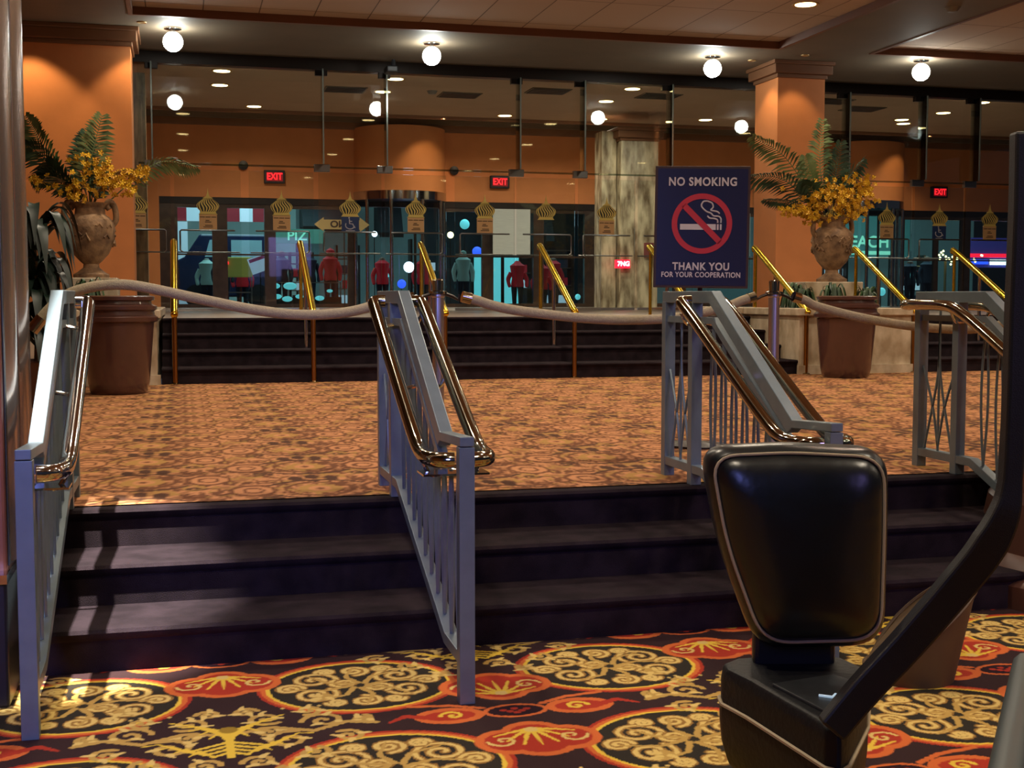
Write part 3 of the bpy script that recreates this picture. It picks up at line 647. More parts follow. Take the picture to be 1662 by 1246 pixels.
# wall washers that scallop the orange columns, and the spotlight over the first railing
for x, y, tx, ty, p in ((-2.1, 17.95, -1.7, 18.5, 90), (-.45, 18.1, -.75, 18.5, 60), (8.7, 18.6, 9.1, 18.9, 40), (9.3, 18.0, 9.4, 18.5, 26)):
    t = thing('wall_washer', (x, y, 5.04), 'small recessed spotlight washing the %s orange column' % ('wide' if x < 5 else 'square'), 'ceiling light', 'column spotlights')
    MB().lathe([(0, -.005), (.05, -.006), (.06, -.012), (.065, 0)], (x, y, 5.04), 16).build('trim_ring', M_ring, t)
    spot('lamp', (x, y, 5.0), (tx, ty, 3.3), p, 70, (1, .72, .36), parent=t)
for x, z in ((4.7, 4.95), (16.0, 4.95)):
    spot('drum_washer', (x + .6, O - 2.0, 5.0), (x + .5, O - .8, 3.7), 60, 70, (1, .7, .36))
t = thing('spotlight', (-.62, 4.15, 4.9), 'narrow spotlight aimed at the first stair railing', 'ceiling light')
MB().lathe([(.04, 0), (.06, .12), (.03, .14)], (-.62, 4.15, 4.92), 16).build('housing', M_black, t)
spot('lamp', (-.62, 4.15, 4.88), (-.58, 4.95, 1.1), 6800, 20, (1, .97, .9), r=.03, blend=.6, parent=t)

# vents and detectors
for i, (x, y) in enumerate(((2.9, 23.1), (5.02, 23.2), (6.47, 22.35), (8.61, 22.4), (11.99, 22.15), (13.09, 22.9))):
    t = thing('ceiling_vent', (x, y, 5.06), ['dark ceiling vent past the first exit sign beside a glass fin', 'dark ceiling vent between the fin clamps above the drum', 'dark ceiling vent above the second exit sign', 'dark ceiling vent above the marble pillar', 'dark ceiling vent just past the square orange column', 'dark ceiling vent above the palm fronds of the big urn'][i], 'ceiling vent')
    box((x - .37, y - .3, 5.045), (x + .37, y + .3, 5.06)).build('frame', M_soffit, t)
    mb = MB()
    for k in range(7): mb.box((x - .34, y - .27 + .08 * k, 5.035), (x + .34, y - .22 + .08 * k, 5.045))
    mb.build('grille', M_black, t)
for x, y, z, l in ((4.45, 22.9, 5.06, 'round smoke detector beyond the second globe lamp'), (9.6, 14.6, 5.04, 'round smoke detector on the brown ceiling beam')):
    tag(MB().lathe([(.0, -.06), (.06, -.055), (.08, -.03), (.10, 0)], (x, y, z), 20).build('smoke_detector', mat('grey_plastic', (120, 116, 110), .5), smooth=True), l, 'smoke detector')
t = thing('ceiling_camera', (3.25, 19.85, 5.04), 'dark camera hanging at the head of the glass wall by the second globe lamp', 'camera')
MB().lathe([(.03, -.02), (.04, -.12), (.02, -.14)], (3.25, 19.85, 5.04), 12).build('bracket', M_black, t); box((3.12, 19.7, 4.81), (3.30, 20.0, 4.91)).build('body', M_black, t, bevel=.02)

# ------------------------------------------------------------------ planters, pots, urns
struct(box((6.75, 13.10, .48), (8.17, 16.2, 1.14)).build('planter_wall', M_cream)); struct(box((6.40, 14.52, 1.0), (6.75, 16.2, 1.14)).build('planter_wall', M_cream))
struct(MB().box((6.71, 13.06, 1.14), (8.20, 13.35, 1.225)).box((6.36, 14.50, 1.14), (6.72, 14.8, 1.225)).box((7.97, 13.35, 1.14), (8.2, 16.2, 1.225)).box((6.71, 13.35, 1.14), (6.86, 16.2, 1.225)).build('planter_coping', M_cream, bevel=.01))
struct(box((6.73, 13.07, .48), (8.19, 13.11, .58)).build('baseboard_planter', M_cream))
struct(box((6.85, 13.3, 1.05), (7.97, 16.2, 1.15)).build('planter_soil_ground', mat('dark_soil', (42, 34, 28), .95, noise=.5, nscale=30)))
struct(box((-4, 13.10, .48), (-.24, 17.0, 1.14)).build('planter_wall', M_cream)); struct(MB().box((-4, 13.06, 1.14), (-.20, 13.4, 1.225)).box((-.45, 13.4, 1.14), (-.2, 17.0, 1.225)).build('planter_coping', M_cream, bevel=.01))
struct(box((-4, 13.07, .48), (-.21, 13.11, .58)).build('baseboard_planter', M_cream))
struct(box((-4, 13.4, 1.1), (-.45, 17, 1.18)).build('planter_soil_ground', MATS['dark_soil']))
M_pot = mat('glazed_brown_ceramic', (84, 54, 47), .28, noise=.12, nscale=6, coat=.6, bump=.05, bscale=40)
def pot(x, y, z, label):
    t = thing('glazed_pot', (x, y, z), label, 'pot')
    MB().lathe([(.235, 0), (.25, .02), (.27, .10), (.315, .62), (.315, .66)], (x, y, z), 40).build('body', M_pot, t, smooth=True)
    MB().lathe([(.315, .64), (.35, .655), (.352, .69), (.325, .71), (.32, .745), (.345, .76), (.345, .79), (.30, .81), (.295, .835), (.325, .845), (.325, .875), (.29, .885), (.24, .885), (.24, .80)], (x, y, z), 36).build('ringed_collar', M_pot, t, smooth=True)
    MB().lathe([(0, .0), (.245, .002)], (x, y, z + .83), 24).build('sand_fill', mat('ash_sand', (120, 104, 84), .95), t)
pot(-.56, 12.05, .48, 'glossy brown pot with ringed collar beside the white topped railing')
pot(7.0, 12.5, .48, 'glossy brown pot with ringed collar in front of the marble planter')
M_urn = mat('aged_stone_urn', (160, 126, 92), .8, rgb2=(104, 78, 58), nscale=9, bump=.8, bscale=25)
def urn(x, y, zb, zf, label):
    t = thing('stone_urn', (x, y, zb), label, 'urn')
    box((x - (.30 if x < 0 else .54), y - .30, zb), (x + .30, y + .30, zf)).build('plinth', M_cream, t, bevel=.01)
    bd = MB().lathe([(.20, 0), (.20, .04), (.15, .07), (.09, .12), (.085, .16), (.13, .20), (.20, .28), (.255, .42), (.275, .56), (.262, .64), (.21, .70), (.17, .73), (.165, .80), (.20, .84), (.215, .86), (.19, .86), (.17, .80)], (x, y, zf), 40).build('body', M_urn, t, smooth=True)
    for s in (-1, 1):
        MB().tube(bez([(x + s * .24, y, zf + .60), (x + s * .285, y, zf + .68), (x + s * .27, y, zf + .82), (x + s * .22, y, zf + .88), (x + s * .185, y, zf + .84), (x + s * .215, y, zf + .79)], 5), .034, 10).build('scroll_handle', M_urn, t, smooth=True)
    mb = MB(); r2 = random.Random(int(x * 7))
    for k in range(34):
        a = r2.uniform(0, 2 * PI); u = r2.uniform(.38, .62); rr = .268
        p = Vector((x + rr * math.cos(a), y + rr * math.sin(a), zf + u)); d = Vector((-math.sin(a), math.cos(a), 0))
        mb.tube([p - d * .04, p + Vector((0, 0, r2.uniform(.02, .05))), p + d * .04 + Vector((0, 0, r2.uniform(-.04, .02)))], .013, 6)
    o = mb.build('relief_carving', M_urn, t, smooth=True); o.parent = bd
    return t
urn(-1.0, 15.5, 1.18, 1.57, 'weathered stone urn on a plinth before the wide orange column')
urn(8.45, 15.5, 1.12, 1.55, 'weathered stone urn on a pale plinth before the square orange column')
M_palm = mat('palm_green', (72, 104, 80), .5, rgb2=(40, 58, 48), nscale=5); M_palm2 = mat('palm_light', (130, 146, 92), .5, rgb2=(76, 100, 66), nscale=5)
M_orchid = mat('orchid_yellow', (228, 184, 30), .6, rgb2=(196, 140, 24), nscale=20); M_stem = mat('brown_stem', (96, 72, 40), .8)
def frond(mb, p0, p1, bend, n=34, L=.22, wd=.036, droop=.35, seed=0):
    r = random.Random(seed); p0, p1 = Vector(p0), Vector(p1); mid = (p0 + p1) / 2 + Vector(bend)
    P = bez([p0, mid, p1], n // 2); mb.tube(P, [.009 * (1 - .7 * i / len(P)) for i in range(len(P))], 5)
    for i in range(int(len(P) * .28), len(P)):
        t = (P[min(i + 1, len(P) - 1)] - P[i - 1]).normalized(); u = (i / len(P) - .28) / .72; l = L * (math.sin(PI * min(1, .25 + u * .72)) ** .6)
        side = t.cross(Vector((0, .55, .8))).normalized()
        if side.length < .1: side = Vector((1, 0, 0))
        for s in (-1, 1):
            d = (side * s + t * .8 + Vector((0, r.uniform(-.35, .1), -droop * r.uniform(.5, 1.2)))).normalized()
            a = P[i]; b = a + d * l * .55; c = a + d * l + Vector((0, 0, -droop * l * .5)); wv = t * wd * .5
            mb.add([a - wv * .3, a + wv * .3, b + wv, b - wv, c], [(0, 1, 2, 3), (3, 2, 4)])
def flowers(mb, c, sp, n, seed, size=.035):
    r = random.Random(seed)
    for k in range(n):
        p = Vector(c) + Vector((r.gauss(0, sp[0]), r.gauss(0, sp[1]), r.gauss(0, sp[2])))
        cc = Vector(c); e_ = Vector((.002, 0, .002)); mb.add([cc, cc + e_, p + e_, p + Vector((0, .004, 0))], [(0, 1, 2, 3)])
        a0 = r.uniform(0, 6.28); tl = Vector((r.uniform(-.5, .5), -1, r.uniform(-.4, .5))).normalized(); e1 = tl.orthogonal().normalized(); e2 = tl.cross(e1)
        for j in range(5):
            a = a0 + j * 2 * PI / 5; d = e1 * math.cos(a) + e2 * math.sin(a); q = e1 * -math.sin(a) + e2 * math.cos(a); s = size * r.uniform(.8, 1.2)
            mb.add([p, p + d * s * .6 + q * s * .38 - tl * -.01, p + d * s * 1.1, p + d * s * .6 - q * s * .38 - tl * -.01], [(0, 1, 2, 3)])
def arrangement(x, y, z, fr, fl, label):
    t = thing('flower_arrangement', (x, y, z), label, 'flower arrangement')
    for k, (dx, dz, bx, bz, m, L) in enumerate(fr):
        mb = MB(); frond(mb, (x + dx * .05, y, z - .12), (x + dx, y - .1 + .05 * k % .2, z + dz), (bx, 0, bz), L=L, seed=k); mb.build('palm_frond', m, t)
    for k, (dx, dz, a, b, n) in enumerate(fl):
        mb = MB(); mb.cur = 0; flowers(mb, (x + dx, y - .12, z + dz), (a, .08, b), n, k + 5)
        mb.cur = 1
        for q in range(3): mb.tube(bez([(x, y, z - .1), (x + dx * .4, y - .05, z + dz * .8 + .02), (x + dx * .85, y - .12, z + dz + .03 * q), (x + dx, y - .12, z + dz)], 5), .006, 5)
        mb.build('orchid_spray', [M_orchid, M_stem], t)
zt = 1.57 + .86
arrangement(-1.0, 15.5, zt, [(-.66, .95, -.12, .18, M_palm2, .24), (-.72, .66, -.10, .22, M_palm, .32), (-.45, .42, -.10, .16, M_palm, .30), (-.60, .28, -.06, .20, M_palm, .26), (.16, .98, -.06, .02, M_palm2, .26), (-.02, .80, -.06, .05, M_palm, .22), (1.20, .44, .10, .30, M_palm2, .22), (.12, .42, .03, .05, M_palm, .18), (-.25, .2, -.04, .1, M_palm, .2)],
            [(-.02, .46, .08, .07, 22), (.16, .28, .09, .09, 60), (.36, .22, .10, .06, 60), (.55, .33, .07, .05, 26), (-.50, .22, .10, .04, 14), (-.12, .15, .10, .08, 30)], 'palm fronds and yellow orchids in the urn by the wide orange column')
zt = 1.55 + .86
arrangement(8.45, 15.5, zt, [(-1.22, 1.02, -.05, .28, M_palm2, .26), (-1.25, .52, -.04, .26, M_palm, .30), (-1.0, .22, -.05, .12, M_palm, .16), (-.15, 1.28, -.10, .05, M_palm2, .24), (.05, .98, -.03, .03, M_palm, .24), (.42, .78, -.05, .12, M_palm, .26), (-.42, .80, -.1, .1, M_palm2, .2), (.55, .45, .02, .12, M_palm, .2), (-.5, .45, -.04, .15, M_palm, .24)],
            [(.0, .28, .16, .13, 120), (-.30, .20, .12, .08, 60), (.38, .36, .11, .10, 90), (-.66, .07, .10, .04, 34), (-.35, .02, .14, .06, 40), (.25, .10, .12, .08, 50)], 'palm fronds and yellow orchids in the urn by the square orange column')
# shrubs
def strap_plant(x, y, z, n, L, wd, label, m, seed, name='leafy_plant', lean=.6, stem=.3, sz=1.0):
    t = thing(name, (x, y, z), label, 'plant'); r = random.Random(seed); mb = MB()
    for k in range(n):
        a = r.uniform(0, 2 * PI); zz = z + stem * r.uniform(.25, 1); l = L * r.uniform(.6, 1.1); d = Vector((math.cos(a), math.sin(a), 0)); s = d.cross(Vector((0, 0, 1)))
        P = bez([Vector((x, y, zz)), Vector((x, y, zz)) + d * l * .35 + Vector((0, 0, l * .35 * sz)), Vector((x, y, zz)) + d * l * lean + Vector((0, 0, l * .15)), Vector((x, y, zz)) + d * l * (lean + .12) - Vector((0, 0, l * .35))], 4)
        N = len(P); vs = []
        for i, p in enumerate(P):
            h = wd * math.sin(PI * min(1, .12 + .88 * i / (N - 1))) * .5 if i < N - 1 else .001
            vs += [p - s * h + Vector((0, 0, h * .3)), p, p + s * h + Vector((0, 0, h * .3))]
        mb.add(vs, [f for i in range(N - 1) for f in ((3 * i, 3 * i + 1, 3 * i + 4, 3 * i + 3), (3 * i + 1, 3 * i + 2, 3 * i + 5, 3 * i + 4))])
    mb.build('foliage', m, t, smooth=True)
    return t
M_dleaf = mat('glossy_dark_leaf', (30, 48, 38), .42, rgb2=(16, 30, 26), nscale=4)
t = strap_plant(-1.12, 10.8, .48, 120, .52, .085, 'tall plant with drooping dark glossy leaves between the pillar and the brown pot', M_dleaf, 4, stem=1.45, lean=.55)
MB().tube([(-1.12, 10.8, .8), (-1.10, 10.8, 1.4), (-1.14, 10.8, 1.9)], [.03, .025, .015], 8).build('stem', M_stem, t)
MB().lathe([(.17, 0), (.24, .34), (.26, .36), (.23, .37), (.21, .32), (0, .31)], (-1.12, 10.8, .48), 28).build('planter_pot', M_pot, t, smooth=True)
M_gleaf = mat('planter_leaf', (66, 96, 54), .4, rgb2=(34, 58, 34), nscale=5)
for k, (x, y, l) in enumerate(((7.12, 13.75, 'low green plant in the marble planter behind the brass handrail'), (7.56, 13.85, 'low green plant in the marble planter beside the foot of the big urn'), (7.5, 14.7, 'low green plant at the back of the marble planter'), (-.95, 14.2, 'low green plant in the marble planter behind the collar of the brown pot'), (8.55, 14.75, 'bushy green plant standing past the urn plinth on the landing'))):
    strap_plant(x, y, 1.15 if k < 3 else 1.18 if k < 4 else 1.12, 60, .27 if k == 0 else .31, .032, l, M_gleaf, k + 20, name='planter_plant', stem=.16, sz=2.0, lean=.55)

# ------------------------------------------------------------------ street scene outside
struct(box((-12, 28.3, .9), (40, 46, 1.05)).build('street_ground', mat('wet_asphalt', (40, 46, 52), .25, noise=.3, nscale=4)))
M_teal = mat('lit_shop_wall', (110, 150, 150), .7, emit=.42, ecol=(112, 146, 146), noise=.35, nscale=.9); M_dkshop = mat('dark_shop_wall', (26, 36, 42), .6)  # teal wall emission stands in for the lit shop interior
struct(box((-8, 38.0, 1.05), (3.3, 38.2, 5.5)).build('shop_wall', M_teal)); struct(box((3.3, 38.0, 1.05), (7.0, 38.2, 5.5)).build('shop_wall', mat('dim_teal_wall', (70, 104, 108), .7, emit=.22, ecol=(96, 130, 132), noise=.5, nscale=1.0)))  # dimmer wall, its shop light also put in as emission
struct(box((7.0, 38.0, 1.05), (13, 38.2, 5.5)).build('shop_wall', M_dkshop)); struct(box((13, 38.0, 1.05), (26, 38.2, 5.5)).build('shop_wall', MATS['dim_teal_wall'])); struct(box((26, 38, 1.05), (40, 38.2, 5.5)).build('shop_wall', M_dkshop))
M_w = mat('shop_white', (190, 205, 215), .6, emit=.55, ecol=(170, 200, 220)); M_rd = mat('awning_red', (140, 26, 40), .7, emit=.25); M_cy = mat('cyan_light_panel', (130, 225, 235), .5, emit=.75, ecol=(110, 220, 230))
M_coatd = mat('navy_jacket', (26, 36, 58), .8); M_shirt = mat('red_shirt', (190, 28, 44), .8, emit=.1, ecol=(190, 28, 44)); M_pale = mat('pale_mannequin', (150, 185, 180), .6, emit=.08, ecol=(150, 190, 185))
Y0 = 36.0
t = thing('awning', (1.2, 37.2, 3.5), 'red and white striped awning over the lit shop across the street', 'awning')
mb = MB()
for k in range(9): mb.cur = k % 2; mb.prism([(-.9 + .36 * k, 3.45), (-.54 + .36 * k, 3.45), (-.54 + .36 * k, 4.1), (-.9 + .36 * k, 4.1)], 1, 36.6, 36.65); mb.prism([(36.6, 4.1), (36.65, 4.1), (38.0, 4.6), (38.0, 4.55)], 0, -.9 + .36 * k, -.54 + .36 * k)
mb.build('canopy', [M_rd, M_w], t)
MB().tube([(-.85, 36.62, 3.5), (2.3, 36.62, 3.5)], .02, 6).build('valance_bar', M_dark, t)
def item(name, a, b, m, l, c, bev=.01): return tag(box(a, b).build(name, m, bevel=bev), l, c)
t = thing('display_board', (-.2, 36.5, 1.05), 'tall pale lit board standing under the striped awning', 'board'); box((-.56, 36.4, 1.12), (.20, 36.5, 3.42)).build('panel', M_w, t); box((-.60, 36.38, 1.05), (.24, 36.52, 1.12)).build('foot', M_dark, t)
t = thing('van', (1.1, 35, 1.05), 'dark blue van parked outside below the striped awning', 'van')
MB().prism([(-.1, 1.35), (2.5, 1.35), (2.5, 2.5), (2.2, 3.0), (.5, 3.0), (.1, 2.4), (-.1, 2.3)], 1, 34.6, 36.2).build('body', mat('van_blue', (30, 48, 90), .3, coat=.6), t, bevel=.05)
MB().prism([(.62, 2.4), (1.2, 2.4), (1.2, 2.85), (.75, 2.85)], 1, 34.58, 34.6).build('side_window', mat('lit_glass', (150, 195, 210), .2, emit=.2), t); box((1.3, 34.58, 2.4), (2.1, 34.6, 2.85)).build('side_window', MATS['lit_glass'], t)
for x in (.4, 2.0): MB().tube([(x, 34.5, 1.37), (x, 34.72, 1.37)], .31, 20).build('wheel', M_black, t, smooth=True)
t = thing('market_stall', (2.0, 33.0, 1.05), 'stall with yellow cover and small red light behind the second dome sticker', 'stall')
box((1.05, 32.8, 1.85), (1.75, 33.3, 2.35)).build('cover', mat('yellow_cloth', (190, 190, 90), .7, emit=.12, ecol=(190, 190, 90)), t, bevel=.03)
for x in (1.07, 1.73): box((x - .015, 32.85, 1.05), (x + .015, 32.88, 1.86)).build('leg', M_dchrome, t)
box((1.05, 32.85, 1.45), (1.75, 33.25, 1.48)).build('shelf', M_dchrome, t); MB().ball((1.12, 32.78, 2.2), .05, 10).build('red_light', M_exit, t)
t = thing('tilted_poster', (1.9, 32.0, 1.05), 'tilted pale poster with a dark headline standing behind the first pull handles', 'poster')
o = box((-.27, -.01, -.2), (.27, .01, .2)).build('sheet', M_w); o.parent = t; o.location = (.0, 0, 1.12); o.rotation_euler = (0, math.radians(-20), 0)
o = box((-.24, -.014, .09), (.24, -.01, .17)).build('headline', M_rd); o.parent = t; o.location = (.0, 0, 1.12); o.rotation_euler = (0, math.radians(-20), 0)
MB().tube([(1.9, 32.03, 1.05), (1.9, 32.03, 2.1)], .015, 6).build('pole', M_dark, t)
def mannequin(x, y, h, m, label, hat=None, name='mannequin', lower=None, skin=None, cat='mannequin'):
    t = thing(name, (x, y, 1.05), label, cat); z = 1.05; sk = skin or mat('figure_skin', (120, 92, 80), .7); lo = lower or M_coatd
    MB().lathe([(.0, 0), (.035, .0), (.05, .05), (.085, .12), (.095, .19), (.075, .26), (.0, .29)], (x, y, z + h - .29), 14).build('head', sk, t, smooth=True)
    mb = MB(); s = h / 1.75
    mb.lathe([(.0, 0), (.16, .0), (.17, .08), (.145, .22), (.19, .48), (.20, .55), (.10, .62), (.05, .68), (.0, .68)], (x, y, z + .82 * s), 16)
    for q in (-1, 1): mb.tube(bez([(x + q * .17, y, z + 1.36 * s), (x + q * .25, y, z + 1.1 * s), (x + q * .23, y - .08, z + .82 * s)], 4), [.06] * 5 + [.05] * 3 + [.04], 8)
    mb.build('jacket', m, t, smooth=True)
    mb = MB()
    for q in (-1, 1): mb.tube([(x + q * .08, y, z), (x + q * .085, y, z + .45 * s), (x + q * .085, y, z + .88 * s)], [.05, .065, .09], 8)
    mb.build('trousers', lo, t, smooth=True)
    if hat: MB().lathe([(.13, 0), (.11, .02), (.11, .06), (.0, .13)], (x, y - .02, z + h - .11), 14).build('cap', hat, t, smooth=True)
mannequin(1.05, 33.6, 1.45, M_coatd, 'figure in a dark jacket standing behind the first tan notice'); mannequin(.65, 34.0, 1.3, M_pale, 'pale headed figure in light top next to the dark jacket figure'); mannequin(1.55, 34.0, 1.2, M_shirt, 'small figure in red seen behind the beaded door post')
mannequin(2.55, 33.8, 1.5, M_coatd, 'dark coated figure behind the tilted poster'); mannequin(3.75, 33.2, 1.55, M_shirt, 'figure in red jacket and red cap beside the slanting brass handrail', hat=M_shirt); mannequin(3.25, 33.6, 1.5, M_coatd, 'dark coated figure next to the red capped figure')
mannequin(5.15, 33.5, 1.35, M_shirt, 'red shirted display figure seen through the revolving door'); mannequin(6.25, 33.6, 1.35, M_shirt, 'red shirted display figure behind the revolving door upright'); mannequin(7.05, 32.2, 1.5, M_pale, 'pale green display figure between the handrail and the white poster', skin=M_pale)
mannequin(8.55, 32.4, 1.2, M_shirt, 'red shirted display figure just past the cyan lit panels'); mannequin(9.65, 32.8, 1.35, M_shirt, 'tall red shirted display figure before the marble pillar'); mannequin(9.15, 32.2, 1.05, M_shirt, 'short red shirted display figure with white face before the marble pillar', skin=M_w)
mannequin(20.5, 33.0, 1.35, M_coatd, 'dark coated figure beneath the fairy lights outside'); mannequin(21.3, 33.4, 1.5, M_coatd, 'second dark coated figure beneath the fairy lights outside, the taller')
def sign(name, x0, x1, y, z0, z1, m, body, size, tm, label, sx=1.0, post=True):
    t = thing(name, ((x0 + x1) / 2, y, 1.05), label, 'sign'); box((x0, y, z0), (x1, y + .06, z1)).build('panel', m, t, bevel=.005)
    if body: text(body, size, ((x0 + x1) / 2, y - .004, (z0 + z1) / 2), tm, t, sx=sx, bold=.006)
    if post: MB().tube([((x0 + x1) / 2, y + .09, 1.05), ((x0 + x1) / 2, y + .09, z0 + .05)], .03, 8).build('pole', M_dark, t)
M_gt = mat('green_text', (150, 230, 205), .5, emit=.5, ecol=(140, 230, 200)); M_panelg = mat('green_panel', (70, 110, 100), .6, emit=.3, ecol=(80, 150, 130))
sign('pizza_sign', 2.4, 3.95, 36.3, 2.85, 3.25, M_panelg, 'PIZ', .36, M_gt, 'green shop sign reading PIZ across the street', 1.1)
for k, (x0, x1, z0, z1, l) in enumerate(((3.4, 5.0, 3.35, 4.0, 'black shop canopy above the PIZ sign'), (8.9, 10.9, 3.0, 3.9, 'dark shop canopy past the white hanging poster'), (5.6, 6.3, 3.2, 4.0, 'short dark canopy seen beside the revolving door'))):
    t = thing('shop_canopy', ((x0 + x1) / 2, 37.4, z0), l, 'canopy'); MB().prism([(36.9, z0), (38.0, z0), (38.0, z1), (37.3, z1)], 0, x0, x1).build('cover', M_dkshop, t); box((x0, 36.86, z0 - .12), (x1, 36.9, z0 + .02)).build('valance', M_dark, t)
for k, (x, y, w_, h_, l) in enumerate(((3.15, 34.9, .6, 1.5, 'dark shelving rack behind the coated figures'), (4.4, 34.9, .6, 1.7, 'grey shelving rack beside the red capped figure'), (6.6, 35.2, .8, 1.9, 'shelving rack beyond the revolving door'), (9.0, 35.0, 1.2, 1.8, 'dark shelving rack past the cyan kiosk'), (10.4, 35.0, .8, 2.1, 'shelving rack next to the marble pillar'), (19.0, 35.2, 1.2, 1.7, 'shelving rack under the teal shop lettering'), (22.0, 35.6, 1.0, 1.6, 'shelving rack below the fairy lights'))):
    t = thing('shelving_rack', (x, y, 1.05), l, 'shelf')
    for q in (-1, 1): box((x + q * w_ / 2 - .03, y - .2, 1.05), (x + q * w_ / 2 + .03, y + .2, 1.05 + h_)).build('upright', M_dark, t)
    for j in range(4):
        sh = box((x - w_ / 2 + .03, y - .2, 1.15 + h_ * j / 4.2), (x + w_ / 2 - .03, y + .2, 1.18 + h_ * j / 4.2)).build('shelf', M_dchrome, t)
        if j < 3: box((x - w_ / 2 + .08 + .1 * (j % 2), y - .15, 1.18 + h_ * j / 4.2), (x + w_ / 2 - .12, y + .15, 1.18 + h_ * j / 4.2 + .22)).build('stocked_goods', (M_coatd, M_w, M_shirt)[(j + k) % 3], sh)
M_tan = mat('tan_sign', (170, 150, 100), .6)
t = thing('arrow_sign', (3.35, 27.0, 1.12), 'tan double arrow sign reading NO beside the wheelchair sticker', 'sign')
MB().prism([(2.72, 2.87), (2.92, 3.02), (2.92, 2.97), (3.68, 2.97), (3.68, 3.02), (3.88, 2.87), (3.68, 2.72), (3.68, 2.77), (2.92, 2.77), (2.92, 2.72)], 1, 26.98, 27.0).build('arrow_panel', M_tan, t)
text('NO', .19, (3.22, 26.975, 2.87), M_black, t, bold=.006, sx=-1.1); MB().tube([(3.35, 27.02, 1.12), (3.35, 27.02, 2.8)], .012, 6).build('pole', M_dark, t)
# NO is printed on the far side and read through the glass as its mirror image
# hanging poster and cyan windows
t = thing('hanging_poster', (7.25, 27.5, 3.3), 'white poster hanging behind the glass doors above the cyan lit panels', 'poster')
box((6.72, 27.60, 2.28), (7.58, 27.61, 3.30)).build('sheet', mat('poster_paper', (176, 180, 176), .7, noise=.15, nscale=20, aniso=(.2, 1, 6), emit=.05, ecol=(176, 180, 176)), t)
for x in (6.8, 7.5): MB().tube([(x, 27.61, 3.29), (x, 28.03, 3.40)], .004, 4).build('cord', M_black, t)
t = thing('lit_kiosk', (8.2, 33.5, 1.05), 'glowing cyan panels of a kiosk below the white hanging poster', 'kiosk')
for a, b in ((7.62, 8.35), (8.45, 8.85)): box((a, 33.4, 1.15), (b, 33.45, 2.45)).build('lit_panel', M_cy, t)
box((8.36, 33.38, 1.05), (8.44, 33.5, 2.5)).build('post', M_dark, t); box((7.55, 33.45, 1.05), (8.95, 33.9, 2.5)).build('body', M_dark, t)
# round glowing spots of a display case near the floor
t = thing('display_case', (3.0, 32.3, 1.05), 'low glass display case with round glowing cyan lamps by the street', 'display case')
box((2.1, 32.1, 1.05), (3.9, 32.5, 1.35)).build('base', M_dark, t)
for x, z, r in ((2.25, 1.62, .10), (2.62, 1.62, .13), (2.3, 1.36, .09), (2.55, 1.30, .10), (2.85, 1.36, .08), (3.05, 1.62, .05), (3.35, 1.32, .09), (3.6, 1.5, .06)): MB().ball((x, 32.06, z), r, 12, (1.3, .4, .7)).build('round_lamp', M_cy, t, smooth=True)
box((2.1, 32.1, 1.70), (3.9, 32.5, 1.72)).build('top_shelf', M_dchrome, t)
for x in (2.12, 3.88): box((x - .015, 32.12, 1.35), (x + .015, 32.15, 1.70)).build('upright', M_dchrome, t)
M_b2 = mat('blue_glow', (60, 90, 255), .5, emit=1.6, ecol=(50, 90, 255)); M_wg = mat('white_glow', (230, 240, 255), .5, emit=3, ecol=(220, 235, 255)); M_rg = mat('red_glow', (255, 40, 60), .5, emit=1.6, ecol=(255, 30, 60)); M_fairy = mat('fairy_glow', (255, 240, 170), .5, emit=5, ecol=(255, 240, 170))
for k, (x, y, z, r, m, l) in enumerate(((5.35, 34, 2.0, .13, M_cy, 'cyan lantern beyond the revolving door, the nearer to its centre'), (5.95, 34, 2.15, .15, M_wg, 'white lantern beyond the revolving door'), (5.75, 34, 1.7, .12, M_b2, 'blue lantern beyond the revolving door'), (5.1, 34.5, 3.05, .08, M_wg, 'white street lantern above the red shirted figure'), (7.95, 34.5, 2.6, .14, M_b2, 'blue light behind the notice beside the hanging poster'), (7.6, 34.5, 3.35, .14, M_cy, 'pale blue lantern high up beside the hanging poster'), (7.2, 34.5, 3.05, .09, M_fairy, 'warm lamp above the pale green display figure'), (10.4, 33, 1.35, .08, M_cy, 'cyan light at the foot of the marble pillar'), (19.6, 33.0, 1.5, .12, M_cy, 'cyan light low beyond the second revolving door'))):
    t = thing('street_lantern', (x, y, 1.05), l, 'light'); MB().ball((x, y, z), r, 12, (1, .6, 1)).build('lantern_glass', m, t, smooth=True); MB().tube([(x, y + .05, 1.05), (x, y + .05, z - .02)], .012, 6).build('pole', M_dark, t)
# right hand shopfront
t = thing('shop_sign', (21.4, 37, 3), 'glowing teal shop lettering with light bars seen beside the second urn', 'sign')
box((19.6, 37.4, 2.6), (23.2, 38.0, 4.1)).build('fascia', mat('teal_fascia', (70, 108, 108), .6, emit=.22, ecol=(60, 140, 140)), t)
text('A BEACH', .52, (21.3, 37.36, 3.12), M_gt, t, bold=.012, sx=1.05); box((19.8, 37.36, 2.72), (22.9, 37.4, 2.84)).build('light_bar', M_gt, t)
t = thing('fairy_lights', (23.4, 35, 1.05), 'cluster of warm fairy lights on a small tree beneath the wheelchair sticker', 'string lights'); r = random.Random(5); mb = MB()
for k in range(34): mb.ball((23.1 + r.gauss(0, .42), 35.0 + r.uniform(-.1, .1), 2.55 + r.gauss(0, .10)), .035, 6)
mb.build('bulbs', M_fairy, t); MB().tube([(23.1, 35.2, 1.05), (23.1, 35.2, 2.5)], .04, 8).build('trunk', M_stem, t)
t = thing('neon_marquee', (25.2, 36, 1.05), 'purple, red and white neon marquee beside the bent black arm', 'sign')
box((24.4, 36.1, 2.3), (26.4, 36.4, 3.25)).build('canopy', mat('purple_canopy', (74, 70, 150), .5, emit=.2, ecol=(74, 70, 170)), t)
